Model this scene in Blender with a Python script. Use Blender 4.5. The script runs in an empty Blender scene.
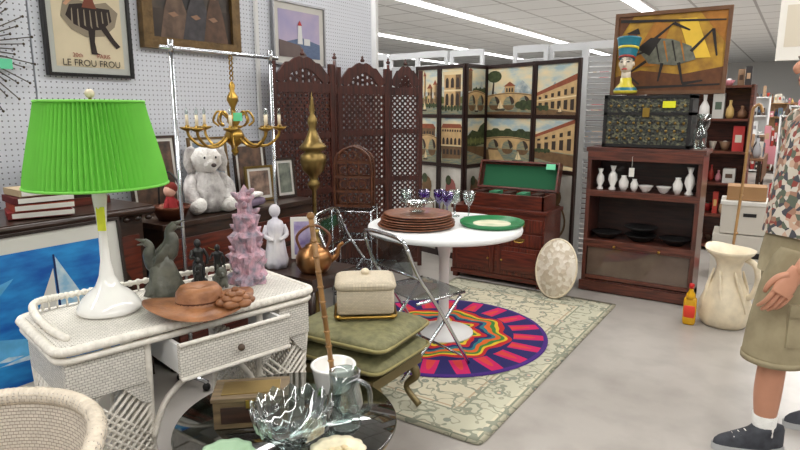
import bpy, math, random
from mathutils import Vector, Matrix, Euler
R=random.Random(7)
sc=bpy.context.scene
pi=math.pi
def lin(c):
    c=c/255.0
    return c/12.92 if c<=.04045 else ((c+.055)/1.055)**2.4
def C(r,g,b): return (lin(r),lin(g),lin(b),1)
# ---------------------------------------------------------------- materials
def base(name):
    m=bpy.data.materials.new(name); m.use_nodes=True
    nt=m.node_tree; return m,nt,nt.nodes['Principled BSDF']
def mth(nt,op,a,b=None,c=None):
    n=nt.nodes.new('ShaderNodeMath'); n.operation=op
    for i,v in enumerate((a,b,c)):
        if v is None: continue
        if isinstance(v,(int,float)): n.inputs[i].default_value=v
        else: nt.links.new(v,n.inputs[i])
    return n.outputs[0]
def ocoord(nt,scale=(1,1,1)):
    t=nt.nodes.new('ShaderNodeTexCoord'); mp=nt.nodes.new('ShaderNodeMapping')
    mp.inputs['Scale'].default_value=scale
    nt.links.new(t.outputs['Object'],mp.inputs['Vector']); return mp.outputs[0]
def ramp(nt,fac,stops,const=False):
    n=nt.nodes.new('ShaderNodeValToRGB'); cr=n.color_ramp
    if const: cr.interpolation='CONSTANT'
    while len(cr.elements)<len(stops): cr.elements.new(.5)
    for e,(p,c) in zip(cr.elements,stops): e.position=p; e.color=c
    nt.links.new(fac,n.inputs[0]); return n.outputs[0]
def mix(nt,f,a,b):
    n=nt.nodes.new('ShaderNodeMixRGB')
    for i,v in enumerate((f,a,b)):
        if isinstance(v,(int,float,tuple)): n.inputs[i].default_value=v
        else: nt.links.new(v,n.inputs[i])
    return n.outputs[0]
def noise(nt,vec,s,detail=4):
    n=nt.nodes.new('ShaderNodeTexNoise'); n.inputs['Scale'].default_value=s; n.inputs['Detail'].default_value=detail
    nt.links.new(vec,n.inputs['Vector']); return n.outputs['Fac']
def addbump(nt,b,h,strength,dist=.01):
    n=nt.nodes.new('ShaderNodeBump'); n.inputs['Strength'].default_value=strength; n.inputs['Distance'].default_value=dist
    nt.links.new(h,n.inputs['Height']); nt.links.new(n.outputs[0],b.inputs['Normal'])
def M(name,rgb,rough=.5,metal=0,var=0,vs=6,bump=0,bs=60,trans=0,emis=0,coat=0,st=(1,1,1),c2=None,ior=1.45):
    m,nt,b=base(name); col=C(*rgb)
    b.inputs['Base Color'].default_value=col
    b.inputs['Roughness'].default_value=rough; b.inputs['Metallic'].default_value=metal
    b.inputs['Transmission Weight'].default_value=trans; b.inputs['Coat Weight'].default_value=coat
    b.inputs['IOR'].default_value=ior
    if emis:
        b.inputs['Emission Color'].default_value=col; b.inputs['Emission Strength'].default_value=emis
    if var or c2:
        v=ocoord(nt,st); f=noise(nt,v,vs)
        if c2: s=[(.35,col),(.65,C(*c2))]
        else: s=[(.3,tuple(x*(1-var) for x in col[:3])+(1,)),(.7,tuple(min(1,x*(1+var)) for x in col[:3])+(1,))]
        nt.links.new(ramp(nt,f,s),b.inputs['Base Color'])
    if bump: addbump(nt,b,noise(nt,ocoord(nt,st),bs),bump)
    return m
def wicker(name,rgb,gap,scale=30,mode='v'):
    m,nt,b=base(name)
    t=nt.nodes.new('ShaderNodeTexCoord'); s=nt.nodes.new('ShaderNodeSeparateXYZ'); nt.links.new(t.outputs['Object'],s.inputs[0])
    c=nt.nodes.new('ShaderNodeCombineXYZ')
    if mode=='v':
        nt.links.new(mth(nt,'ADD',s.outputs[0],s.outputs[1]),c.inputs[0]); nt.links.new(s.outputs[2],c.inputs[1])
    else:
        nt.links.new(s.outputs[0],c.inputs[0]); nt.links.new(s.outputs[1],c.inputs[1])
    br=nt.nodes.new('ShaderNodeTexBrick'); nt.links.new(c.outputs[0],br.inputs['Vector'])
    col=C(*rgb)
    br.inputs['Color1'].default_value=col; br.inputs['Color2'].default_value=tuple(x*.86 for x in col[:3])+(1,)
    br.inputs['Mortar'].default_value=C(*gap); br.inputs['Scale'].default_value=scale
    br.inputs['Mortar Size'].default_value=.028; br.inputs['Mortar Smooth'].default_value=.6
    br.inputs['Brick Width'].default_value=.55; br.inputs['Row Height'].default_value=.3
    nt.links.new(br.outputs['Color'],b.inputs['Base Color']); b.inputs['Roughness'].default_value=.55
    addbump(nt,b,mth(nt,'SUBTRACT',1.0,br.outputs['Fac']),.8,.006)
    return m
def thin(name,rgb=(240,246,244),refl=.35,edge=.55):
    m=bpy.data.materials.new(name); m.use_nodes=True; nt=m.node_tree; nt.nodes.clear()
    o=nt.nodes.new('ShaderNodeOutputMaterial'); tr=nt.nodes.new('ShaderNodeBsdfTransparent'); gl=nt.nodes.new('ShaderNodeBsdfGlossy')
    tr.inputs[0].default_value=C(*rgb); gl.inputs['Roughness'].default_value=.06
    lw=nt.nodes.new('ShaderNodeLayerWeight'); lw.inputs['Blend'].default_value=edge
    f=mth(nt,'ADD',mth(nt,'MULTIPLY',lw.outputs['Facing'],refl),.06)
    mx=nt.nodes.new('ShaderNodeMixShader'); nt.links.new(f,mx.inputs[0]); nt.links.new(tr.outputs[0],mx.inputs[1]); nt.links.new(gl.outputs[0],mx.inputs[2]); nt.links.new(mx.outputs[0],o.inputs[0])
    return m
def multi(name,cols,scale=20,rough=.6,bump=0):
    m,nt,b=base(name); v=ocoord(nt)
    vo=nt.nodes.new('ShaderNodeTexVoronoi'); vo.inputs['Scale'].default_value=scale; nt.links.new(v,vo.inputs['Vector'])
    s=nt.nodes.new('ShaderNodeSeparateXYZ'); nt.links.new(vo.outputs['Color'],s.inputs[0])
    st=[(i/len(cols),C(*c)) for i,c in enumerate(cols)]
    nt.links.new(ramp(nt,s.outputs[0],st,True),b.inputs['Base Color']); b.inputs['Roughness'].default_value=rough
    if bump: addbump(nt,b,vo.outputs['Distance'],bump)
    return m
def wood(name,a,bb,ax='x',rough=.35,sc_=6):
    st={'x':(1,10,10),'y':(10,1,10),'z':(10,10,1)}[ax]
    return M(name,a,rough,c2=bb,vs=sc_,st=st,coat=.25)

chrome=M('chrome',(205,208,212),.18,1)
brass=M('brass',(168,134,66),.28,1)
brass_old=M('brass_antique',(140,118,72),.4,1,var=.25)
white=M('white_paint',(228,228,226),.45)
ceramic=M('white_ceramic',(238,236,230),.15,coat=.4)
cream=M('cream_ceramic',(222,208,180),.4,var=.12,vs=14,bump=.2,bs=30)
black=M('black_gloss',(22,20,20),.3)
blackm=M('black_matte',(28,26,26),.6)
mahog=wood('mahogany',(108,46,30),(64,28,20),'x')
mahogz=wood('mahogany_upright',(108,46,30),(64,28,20),'z')
dwood=wood('dark_walnut',(60,38,26),(34,22,16),'x')
rwood=wood('carved_rosewood',(84,38,26),(50,22,16),'z',.45)
bwood=wood('barrister_walnut',(104,56,42),(66,36,28),'x',.35)
bwoodz=wood('barrister_walnut_upright',(98,52,40),(62,34,26),'z',.35)
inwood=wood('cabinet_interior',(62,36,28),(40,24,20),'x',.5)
lwood=wood('light_oak',(176,138,88),(140,104,62),'z',.5)
paper=M('paper_white',(225,222,214),.7)
red=M('red_plastic',(190,30,28),.35)
clear=thin('clear_glass',(232,240,238),.6,.5)
lucite=thin('clear_acrylic',(226,234,236),.5,.4)

# ---------------------------------------------------------------- mesh builder
def cr(pts,n=6):
    P=[Vector(p) for p in pts]; out=[]
    for i in range(len(P)-1):
        p0=P[max(i-1,0)];p1=P[i];p2=P[i+1];p3=P[min(i+2,len(P)-1)]
        for k in range(n):
            t=k/n
            out.append(.5*((2*p1)+(-p0+p2)*t+(2*p0-5*p1+4*p2-p3)*t*t+(-p0+3*p1-3*p2+p3)*t**3))
    out.append(P[-1]); return out
class MB:
    def __init__(s,name): s.name=name; s.v=[];s.f=[];s.mi=[];s.sm=[];s.mats=[];s.T=Matrix()
    def add(s,vs,fs,mat,smooth=False):
        o=len(s.v); s.v+=[s.T@Vector(p) for p in vs]
        if mat not in s.mats: s.mats.append(mat)
        k=s.mats.index(mat)
        for f in fs: s.f.append([o+i for i in f]); s.mi.append(k); s.sm.append(smooth)
    def box(s,c,d,mat,rot=None):
        x,y,z=[k/2 for k in d]
        vs=[Vector((a*x,b*y,e*z)) for a in(-1,1) for b in(-1,1) for e in(-1,1)]
        if rot: E=Euler([math.radians(r) for r in rot]).to_matrix(); vs=[E@p for p in vs]
        vs=[p+Vector(c) for p in vs]
        s.add(vs,[(0,1,3,2),(4,6,7,5),(0,4,5,1),(2,3,7,6),(0,2,6,4),(1,5,7,3)],mat)
    def lathe(s,prof,c,mat,seg=24,sx=1,sy=1,mod=None,caps=True,E=None,smooth=True):
        vs=[]
        for (r,z) in prof:
            for i in range(seg):
                a=2*pi*i/seg; rr,zz=(r,z) if mod is None else mod(a,r,z)
                p=Vector((rr*math.cos(a)*sx,rr*math.sin(a)*sy,zz))
                if E is not None: p=E@p
                vs.append(p+Vector(c))
        fs=[];n=len(prof)
        for j in range(n-1):
            for i in range(seg):
                k=(i+1)%seg; fs.append((j*seg+i,j*seg+k,(j+1)*seg+k,(j+1)*seg+i))
        if caps:
            if prof[0][0]>1e-5: fs.append(tuple(reversed(range(seg))))
            if prof[-1][0]>1e-5: fs.append(tuple((n-1)*seg+i for i in range(seg)))
        s.add(vs,fs,mat,smooth)
    def tube(s,pts,r,mat,seg=8,cyc=False,sy=1.0,up=None):
        P=[Vector(p) for p in pts]; n=len(P)
        rr=list(r) if isinstance(r,(list,tuple)) else [r]*n
        if len(rr)!=n:
            q=rr; m_=len(q); rr=[]
            for i in range(n):
                u=i*(m_-1)/(n-1); k=min(int(u),m_-2); rr.append(q[k]*(1-(u-k))+q[k+1]*(u-k))
        vs=[];nv=None
        for i in range(n):
            if cyc: t=P[(i+1)%n]-P[i-1]
            else: t=P[min(i+1,n-1)]-P[max(i-1,0)]
            if t.length<1e-9: t=Vector((0,0,1))
            t.normalize()
            if nv is None:
                u=Vector(up) if up else (Vector((0,0,1)) if abs(t.z)<.9 else Vector((1,0,0)))
                nv=(u-t*u.dot(t)).normalized()
            else:
                nv=nv-t*nv.dot(t)
                nv=nv.normalized() if nv.length>1e-6 else t.orthogonal().normalized()
            bv=t.cross(nv)
            for k in range(seg):
                a=2*pi*k/seg; vs.append(P[i]+nv*math.cos(a)*rr[i]+bv*math.sin(a)*rr[i]*sy)
        fs=[]
        for i in range(n if cyc else n-1):
            j=(i+1)%n
            for k in range(seg):
                l=(k+1)%seg; fs.append((i*seg+k,i*seg+l,j*seg+l,j*seg+k))
        if not cyc: fs.append(tuple(reversed(range(seg)))); fs.append(tuple((n-1)*seg+k for k in range(seg)))
        s.add(vs,fs,mat,True)
    def pillow(s,c,d,mat,e1=.35,e2=.3,nu=32,nv=16):
        sg=lambda x,p: math.copysign(abs(x)**p,x)
        vs=[]
        for j in range(nv+1):
            v=-pi/2+pi*j/nv
            for i in range(nu):
                u=2*pi*i/nu
                vs.append((c[0]+d[0]/2*sg(math.cos(v),e1)*sg(math.cos(u),e2),c[1]+d[1]/2*sg(math.cos(v),e1)*sg(math.sin(u),e2),c[2]+d[2]/2*sg(math.sin(v),e1)))
        fs=[(j*nu+i,j*nu+(i+1)%nu,(j+1)*nu+(i+1)%nu,(j+1)*nu+i) for j in range(nv) for i in range(nu)]
        s.add(vs,fs,mat,True)
    def ball(s,c,r,mat,sc3=(1,1,1),seg=16): s.pillow(c,(2*r*sc3[0],2*r*sc3[1],2*r*sc3[2]),mat,1,1,seg,max(6,seg//2))
    def poly(s,pts,y,mat):
        s.add([(p[0],y,p[1]) for p in pts],[tuple(range(len(pts)))],mat)
    def rect(s,x0,z0,x1,z1,y,mat): s.poly([(x0,z0),(x1,z0),(x1,z1),(x0,z1)],y,mat)
    def extr(s,pts,y0,y1,mat):
        n=len(pts); vs=[(p[0],y0,p[1]) for p in pts]+[(p[0],y1,p[1]) for p in pts]
        s.add(vs,[tuple(range(n)),tuple(range(2*n-1,n-1,-1))]+[(i,(i+1)%n,n+(i+1)%n,n+i) for i in range(n)],mat)
    def ring(s,cx,cz,ro,ri,y0,y1,mat,seg=10,rz=1):
        vs=[]
        for r,y in((ro,y0),(ri,y0),(ri,y1),(ro,y1)):
            for i in range(seg): a=2*pi*(i+.5)/seg; vs.append((cx+r*math.cos(a),y,cz+r*rz*math.sin(a)))
        fs=[]
        for q in range(4):
            w=(q+1)%4
            for i in range(seg): k=(i+1)%seg; fs.append((q*seg+i,q*seg+k,w*seg+k,w*seg+i))
        s.add(vs,fs,mat)
    def done(s,loc=(0,0,0),rot=(0,0,0),bevel=0,sub=0,parent=None):
        me=bpy.data.meshes.new(s.name); me.from_pydata([tuple(p) for p in s.v],[],s.f)
        for m in s.mats: me.materials.append(m)
        me.polygons.foreach_set('material_index',s.mi); me.polygons.foreach_set('use_smooth',s.sm); me.update()
        ob=bpy.data.objects.new(s.name,me); sc.collection.objects.link(ob)
        ob.location=loc; ob.rotation_euler=[math.radians(a) for a in rot]
        if bevel:
            b=ob.modifiers.new('Bevel','BEVEL'); b.width=bevel; b.segments=2; b.limit_method='ANGLE'; b.angle_limit=math.radians(50)
        if parent: ob.parent=parent
        return ob
def ell(cx,cz,rx,rz,n=20,a0=0,a1=2*pi): return [(cx+rx*math.cos(a0+(a1-a0)*i/n),cz+rz*math.sin(a0+(a1-a0)*i/n)) for i in range(n+(0 if a1-a0>6.2 else 1))]
def text(name,body,size,loc,mat,parent,rot=(90,0,0)):
    cu=bpy.data.curves.new(name,'FONT'); cu.body=body; cu.size=size; cu.align_x='CENTER'; cu.materials.append(mat)
    o=bpy.data.objects.new(name,cu); sc.collection.objects.link(o); o.parent=parent; o.location=loc; o.rotation_euler=[math.radians(a) for a in rot]
def seg_frame(p,q,z=0):
    d=Vector((q[0]-p[0],q[1]-p[1])); return Matrix.Translation((p[0],p[1],z))@Matrix.Rotation(math.atan2(d.y,d.x),4,'Z'), d.length

# ---------------------------------------------------------------- room
def floor_mat():
    m,nt,b=base('concrete_floor'); v=ocoord(nt)
    f=noise(nt,v,.7,8); g=noise(nt,v,5,8)
    c=ramp(nt,f,[(.3,C(152,146,139)),(.7,C(182,176,169))])
    c2=ramp(nt,g,[(.3,(.76,.755,.75,1)),(.55,(1,1,1,1))])
    n=nt.nodes.new('ShaderNodeMixRGB'); n.blend_type='MULTIPLY'; n.inputs[0].default_value=.6
    nt.links.new(c,n.inputs[1]); nt.links.new(c2,n.inputs[2])
    nt.links.new(n.outputs[0],b.inputs['Base Color']); b.inputs['Roughness'].default_value=.34
    return m
f=MB('floor'); f.box((-5,12,-.05),(40,50,.1),floor_mat()); f.done()
def ceil_mat():
    m,nt,b=base('ceiling_panels'); v=ocoord(nt)
    s=nt.nodes.new('ShaderNodeSeparateXYZ'); nt.links.new(v,s.inputs[0])
    fr=mth(nt,'FRACT',mth(nt,'MULTIPLY',s.outputs[1],.82)); l=mth(nt,'LESS_THAN',fr,.05)
    fr2=mth(nt,'FRACT',mth(nt,'MULTIPLY',s.outputs[0],.82)); l2=mth(nt,'LESS_THAN',fr2,.05)
    nt.links.new(mix(nt,mth(nt,'MAXIMUM',l,l2),C(226,228,228),C(172,172,172)),b.inputs['Base Color']); b.inputs['Roughness'].default_value=.8
    return m
c=MB('ceiling'); c.box((-5,12,3.95),(40,50,.1),ceil_mat()); c.done()
wallw=M('store_wall',(205,204,200),.7)
w=MB('wall_far'); w.box((-5,36.9,1.95),(40,.2,3.9),wallw); w.done()
w=MB('wall_west'); w.box((-24.9,12,1.95),(.2,49.6,3.9),wallw); w.done()
w=MB('wall_east'); w.box((14.9,12,1.95),(.2,49.6,3.9),wallw); w.done()
def peg_mat():
    m,nt,b=base('pegboard'); v=ocoord(nt)
    s=nt.nodes.new('ShaderNodeSeparateXYZ'); nt.links.new(v,s.inputs[0])
    cx=nt.nodes.new('ShaderNodeCombineXYZ'); nt.links.new(s.outputs[1],cx.inputs[0]); nt.links.new(s.outputs[2],cx.inputs[1])
    vo=nt.nodes.new('ShaderNodeTexVoronoi'); vo.voronoi_dimensions='2D'; vo.inputs['Scale'].default_value=34; vo.inputs['Randomness'].default_value=0
    nt.links.new(cx.outputs[0],vo.inputs['Vector'])
    l=mth(nt,'LESS_THAN',vo.outputs['Distance'],.14)
    nt.links.new(mix(nt,l,C(224,227,234),C(112,112,120)),b.inputs['Base Color']); b.inputs['Roughness'].default_value=.5
    return m
pm=peg_mat()
w=MB('wall_pegboard')
for y0,y1,x in((-2,.42,0),(.43,1.65,0),(1.66,2.88,0),(2.89,4.7,-.02)): w.box((-3.43+x,(y0+y1)/2,1.3),(.04,y1-y0,2.6),pm)
w.box((-3.5,1.35,1.3),(.06,6.7,2.6),white); w.box((-3.45,4.72,1.3),(.14,.04,2.6),white); w.done()
w=MB('trim_pegboard_seam'); w.box((-3.405,3.24,1.3),(.02,.03,2.6),white); w.done()
tube_e=M('fluorescent_tube',(252,253,255),.5,emis=6)
for i,x in enumerate((-15.4,-11.4,-7.4,-3.4,.6,4.6)):
    g=MB('fluorescent_light'); g.box((0,0,.035),(.34,38,.07),white); g.box((0,0,-.02),(.2,38,.04),tube_e); g.done((x,14,3.83))
def area(n,x,y,L,e,w_=.35,z=3.76):
    l=bpy.data.lights.new(n,'AREA'); l.shape='RECTANGLE'; l.size=w_; l.size_y=L; l.energy=e; l.color=(1,.985,.96)
    o=bpy.data.objects.new(n,l); sc.collection.objects.link(o); o.location=(x,y,z)
for x in(-7.4,-3.4,.6,4.6):
    area('ceiling_lamp_light',x,0,9,160 if x<2 else 130); area('ceiling_lamp_light',x,9.5,9,195); area('ceiling_lamp_light',x,20,11,250)
wd=bpy.data.worlds.new('store_ambient'); sc.world=wd; wd.use_nodes=True
wd.node_tree.nodes['Background'].inputs[0].default_value=(.95,.97,1,1); wd.node_tree.nodes['Background'].inputs[1].default_value=.6

# ---------------------------------------------------------------- rugs
RHX=.71
def rug_mat():
    m,nt,b=base('oriental_rug'); v=ocoord(nt); s=nt.nodes.new('ShaderNodeSeparateXYZ'); nt.links.new(v,s.inputs[0])
    dx=mth(nt,'SUBTRACT',RHX,mth(nt,'ABSOLUTE',s.outputs[0])); dy=mth(nt,'SUBTRACT',1.21,mth(nt,'ABSOLUTE',s.outputs[1]))
    d=mth(nt,'MINIMUM',dx,dy)
    cre=C(204,196,170); gg=C(130,134,116); tan=C(178,158,130)
    band=ramp(nt,d,[(0,C(186,180,156)),(.03,gg),(.042,cre),(.056,C(190,187,164)),(.22,gg),(.232,cre),(.25,tan),(.26,cre)],True)
    n=noise(nt,v,6,2); vine=mth(nt,'LESS_THAN',mth(nt,'ABSOLUTE',mth(nt,'SUBTRACT',n,.5)),.02)
    n2=noise(nt,v,11,1); vine2=mth(nt,'LESS_THAN',mth(nt,'ABSOLUTE',mth(nt,'SUBTRACT',n2,.42)),.02)
    vo=nt.nodes.new('ShaderNodeTexVoronoi'); vo.inputs['Scale'].default_value=9; nt.links.new(v,vo.inputs['Vector'])
    bl=mth(nt,'LESS_THAN',vo.outputs['Distance'],.22); core=mth(nt,'LESS_THAN',vo.outputs['Distance'],.1)
    c=mix(nt,vine,band,C(140,142,124)); c=mix(nt,vine2,c,C(154,152,132)); c=mix(nt,bl,c,C(136,140,126)); c=mix(nt,core,c,C(200,176,154))
    nt.links.new(c,b.inputs['Base Color']); b.inputs['Roughness'].default_value=.95
    addbump(nt,b,noise(nt,v,200,2),.4,.003); return m
g=MB('area_rug'); g.pillow((0,0,.005),(2*RHX,2.42,.01),rug_mat(),.2,.04,64,4); g.done((-1.06-RHX,3.47,0))
def rrug_mat():
    m,nt,b=base('round_rug_pattern'); v=ocoord(nt); s=nt.nodes.new('ShaderNodeSeparateXYZ'); nt.links.new(v,s.inputs[0])
    x,y=s.outputs[0],s.outputs[1]
    r=mth(nt,'DIVIDE',mth(nt,'SQRT',mth(nt,'ADD',mth(nt,'MULTIPLY',x,x),mth(nt,'MULTIPLY',y,y))),.7)
    a=mth(nt,'ARCTAN2',y,x)
    sw=mth(nt,'SINE',mth(nt,'ADD',mth(nt,'MULTIPLY',a,8.0),mth(nt,'MULTIPLY',r,5.0)))
    sw2=mth(nt,'SINE',mth(nt,'MULTIPLY',a,16.0))
    k=mth(nt,'ADD',r,mth(nt,'ADD',mth(nt,'MULTIPLY',sw,.04),mth(nt,'MULTIPLY',sw2,.015)))
    ye,re,gr,orr,na,te,mg=C(226,188,44),C(196,36,40),C(64,132,56),C(222,104,34),C(38,32,96),C(38,120,130),C(206,28,96)
    inn=ramp(nt,k,[(0,ye),(.07,re),(.13,na),(.17,orr),(.23,gr),(.29,ye),(.33,re),(.39,na),(.43,te),(.47,orr),(.52,gr),(.56,ye),(.59,re),(.64,na)],True)
    sw3=mth(nt,'SINE',mth(nt,'MULTIPLY',a,20.0))
    k2=mth(nt,'ADD',sw3,mth(nt,'MULTIPLY',mth(nt,'SUBTRACT',r,.82),-3.0))
    outc=mix(nt,mth(nt,'GREATER_THAN',k2,-.1),na,mg)
    outc=mix(nt,mth(nt,'GREATER_THAN',k2,.78),outc,C(216,66,60))
    c=mix(nt,mth(nt,'GREATER_THAN',r,.69),inn,outc)
    rim=mth(nt,'GREATER_THAN',r,.965); c=mix(nt,rim,c,C(70,36,120))
    nt.links.new(c,b.inputs['Base Color']); b.inputs['Roughness'].default_value=.95; addbump(nt,b,noise(nt,v,180,2),.5,.004); return m
g=MB('round_rug'); g.lathe([(0,0),(.7,0),(.705,.004),(.7,.01),(0,.01)],(0,0,0),rrug_mat(),80,caps=False,smooth=False); g.done((-1.90,3.38,.0105))

# ---------------------------------------------------------------- wall art
def framed(name,w,h,fw,fmat,bg,loc,rot=(0,0,90),depth=.03,matw=0,matc=None,art=None):
    g=MB(name)
    g.box((0,0,-h/2+fw/2),(w,depth,fw),fmat); g.box((0,0,h/2-fw/2),(w,depth,fw),fmat)
    for sx in(-1,1): g.box((sx*(w/2-fw/2),0,0),(fw,depth,h-2*fw),fmat)
    g.box((0,depth*.25,0),(w-2*fw+.002,depth*.4,h-2*fw+.002),matc if matc else bg)
    if matw: g.rect(-w/2+fw+matw,-h/2+fw+matw,w/2-fw-matw,h/2-fw-matw,.0,bg)
    if art: art(g,w/2-fw-matw,h/2-fw-matw)
    return g.done(loc,rot)
ink=M('ink_brown',(48,38,34),.7); skin_p=M('print_skin',(206,160,128),.7)
def art_rev(g,a,b):
    dr=M('print_dress',(126,70,52),.7); gy=M('print_grey',(150,138,118),.7)
    g.T=Matrix.Translation((.01,0,-.10))@Matrix.Diagonal((.85,1,.72,1)); y=-.003
    g.poly([(-.19,-.02),(-.17,.09),(-.09,.12),(.02,.09),(.12,.12),(.2,.05),(.17,-.06),(.09,-.14),(-.03,-.16),(-.13,-.11)],y,gy)
    g.poly([(-.16,-.01),(-.13,.07),(-.05,.09),(.05,.07),(.14,.07),(.15,-.02),(.08,-.09),(-.02,-.11),(-.11,-.07)],y-.0006,ink)
    for i in range(7): x=-.12+.04*i; g.poly([(x,.04),(x+.006,.05),(x*1.05+.012,-.08-.02*(i%2)),(x*1.05,-.07)],y-.0009,gy)
    g.poly([(-.02,-.09),(.03,-.09),(.02,-.19),(.03,-.27),(.06,-.285),(-.01,-.285),(-.015,-.19)],y-.0012,ink)
    g.poly([(.05,-.06),(.09,-.04),(.16,-.16),(.2,-.21),(.17,-.23),(.13,-.18)],y-.0012,ink)
    g.poly([(-.05,.06),(.05,.06),(.03,.12),(.05,.18),(-.05,.18),(-.03,.12)],y-.002,dr)
    g.poly([(-.05,.175),(.05,.175),(.018,.205),(-.018,.205)],y-.0024,skin_p); g.poly(ell(.0,.225,.028,.034),y-.0028,skin_p)
    g.poly([(.045,.18),(.13,.24),(.2,.33),(.19,.34),(.10,.26),(.03,.2)],y-.0026,skin_p); g.poly([(-.05,.18),(-.12,.14),(-.17,.07),(-.15,.06),(-.1,.12),(-.04,.15)],y-.0026,skin_p)
    g.poly([(-.06,.245),(.06,.25),(.05,.27),(.1,.32),(.02,.33),(-.05,.28)],y-.0032,ink); g.T=Matrix()
p=framed('framed_poster',.50,.86,.018,black,M('poster_cream',(222,208,176),.6,var=.06),(-3.385,1.96,2.11),matw=.035,matc=M('mat_grey',(196,198,190),.7),art=art_rev)
text('poster_title','LE FROU FROU',.05,(0,-.008,-.372),ink,p); text('poster_line','20th         PARIS',.032,(0,-.008,-.325),M('ink_red',(150,50,40),.6),p)
gold_f=M('gilded_frame',(104,82,50),.4,.5,var=.3,vs=20,bump=.4,bs=40)
oil=M('oil_painting_dark',(88,72,56),.4,c2=(34,30,28),vs=5)
def art_dark(g,a,b):
    g.poly([(-a,-b),(a,-b),(a,-.12),(-a,-.16)],-.002,M('portrait_ground',(58,46,36),.5,var=.3,vs=8))
    for k,(x,s,cc) in enumerate(((-.13,1,(104,82,66)),(.04,1.05,(66,62,64)),(.18,.85,(92,66,48)))):
        g.poly([(x-.12*s,-b+.0),(x-.08*s,-.15),(x-.04*s,-.05),(x+.04*s,-.05),(x+.08*s,-.16),(x+.12*s,-b+.0)],-.003-.0005*k,M('portrait_robe%d'%k,cc,.5,var=.4,vs=14))
        g.poly(ell(x,-.01,.036*s,.05*s),-.0048,M('portrait_face%d'%k,(160,124,98),.5)); g.poly(ell(x,.035,.045*s,.03*s),-.0052,ink)
        g.poly([(x-.06,-.18),(x-.02,-.2),(x+.02,-.185),(x-.01,-.165)],-.0055,M('portrait_hand%d'%k,(150,114,88),.5))
framed('framed_oil_painting',.76,.80,.07,gold_f,oil,(-3.375,2.66,2.27),depth=.05,art=art_dark)
sky_l=M('print_lilac_sky',(176,168,206),.6,c2=(206,190,212),vs=4)
def art_light(g,a,b):
    y=-.003
    g.poly([(-a,-b),(a,-b),(a,-.06),(.02,-.02),(-a,-.08)],y,M('print_sea',(100,118,150),.6,var=.15,vs=20,st=(1,1,5)))
    g.poly([(-a,-b),(a*.4,-b),(.0,-.08),(-a,-.05)],y-.001,M('print_cliff',(112,96,92),.6,var=.2))
    g.poly([(-.03,-.07),(.03,-.07),(.018,.07),(-.018,.07)],y-.002,white); g.poly([(-.026,.07),(.026,.07),(0,.11)],y-.002,red)
    g.box((.08,y-.002,-.05),(.07,.001,.05),white)
framed('framed_lighthouse_print',.60,.48,.014,M('silver_frame',(150,150,152),.35,.8),sky_l,(-3.405,3.70,2.08),matw=.05,matc=paper,art=art_light)
g=MB('sunburst_wall_sculpture')
wire=M('bronze_wire',(84,74,62),.4,.8)
for i in range(64):
    a=2*pi*i/64; L=.25+.05*(i%3); g.tube([(0,0,0),(L*math.cos(a),-.01,L*math.sin(a))],.003,wire,5); g.ball((L*math.cos(a),-.01,L*math.sin(a)),.007,wire,seg=6)
for r in(.1,.18): g.tube([(r*math.cos(2*pi*i/32),-.008,r*math.sin(2*pi*i/32)) for i in range(32)],.004,wire,5,cyc=True)
g.ball((0,-.01,0),.04,wire); g.rect(.17,-.10,.23,-.05,-.02,M('sticker_mint',(110,220,170),.6)); g.done((-3.38,1.30,1.80),(0,0,90))

# ---------------------------------------------------------------- carved folding screen
def jali(g,w,h):
    T=.011
    for x in(.02,w-.02): g.box((x,0,h/2-.04),(.04,.03,h-.08),rwood)
    for z in(.06,.44,.86,1.30,h-.28): g.box((w/2,0,z),(w-.08,.026,.045),rwood)
    def fill(z0,z1):
        n=max(3,round((w-.08)/.052)); cs=(w-.08)/n; m=max(1,round((z1-z0)/cs)); cz=(z1-z0)/m
        for i in range(n):
            for j in range(m): g.ring(.04+cs*(i+.5),z0+cz*(j+.5),cs*.60,cs*.24,-T/2,T/2,rwood,8)
    fill(.46,.84); fill(.88,1.28); fill(1.32,h-.30)
    g.box((w/2,0,.25),(w-.08,.012,.34),rwood)
    for i in range(5): g.ring(w/2,.25,.14-.025*i,.125-.025*i,-.014,-.004,rwood,20,1)
    inner=[(.09+(w-.18)*(i/14),h-.24+.12*math.sin(pi*i/14)) for i in range(15)]
    o=[(.02+(w-.04)*(i/14),h-.21+.17*math.sin(pi*i/14)**.75+.01*math.cos(i/14*10*pi)) for i in range(15)]
    for i in range(14): g.extr([inner[i],inner[i+1],o[i+1],o[i]],-.012,.012,rwood)
    n=7
    for i in range(n):
        x=.09+(w-.18)*(i+.5)/n; top=.12*math.sin(pi*(i+.5)/n)
        k=max(1,int(top/.04))
        for j in range(k): g.ring(x,h-.24+top*(j+.5)/k,.034,.014,-.006,.006,rwood,8)
    g.box((w/2,0,h-.245),(w-.06,.024,.03),rwood)
    g.lathe([(.015,0),(.02,.015),(.008,.03),(.012,.04),(0,.055)],(w/2,0,h-.03),rwood,10)
g=MB('carved_folding_screen')
V=[(-3.26,3.22),(-3.15,3.80),(-3.32,4.04),(-3.10,4.50),(-3.22,4.66),(-2.97,4.88)]
for a,b in zip(V[:-1],V[1:]):
    g.T,L=seg_frame(a,b); jali(g,L-.008,1.93)
g.T=Matrix(); g.done()

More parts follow.
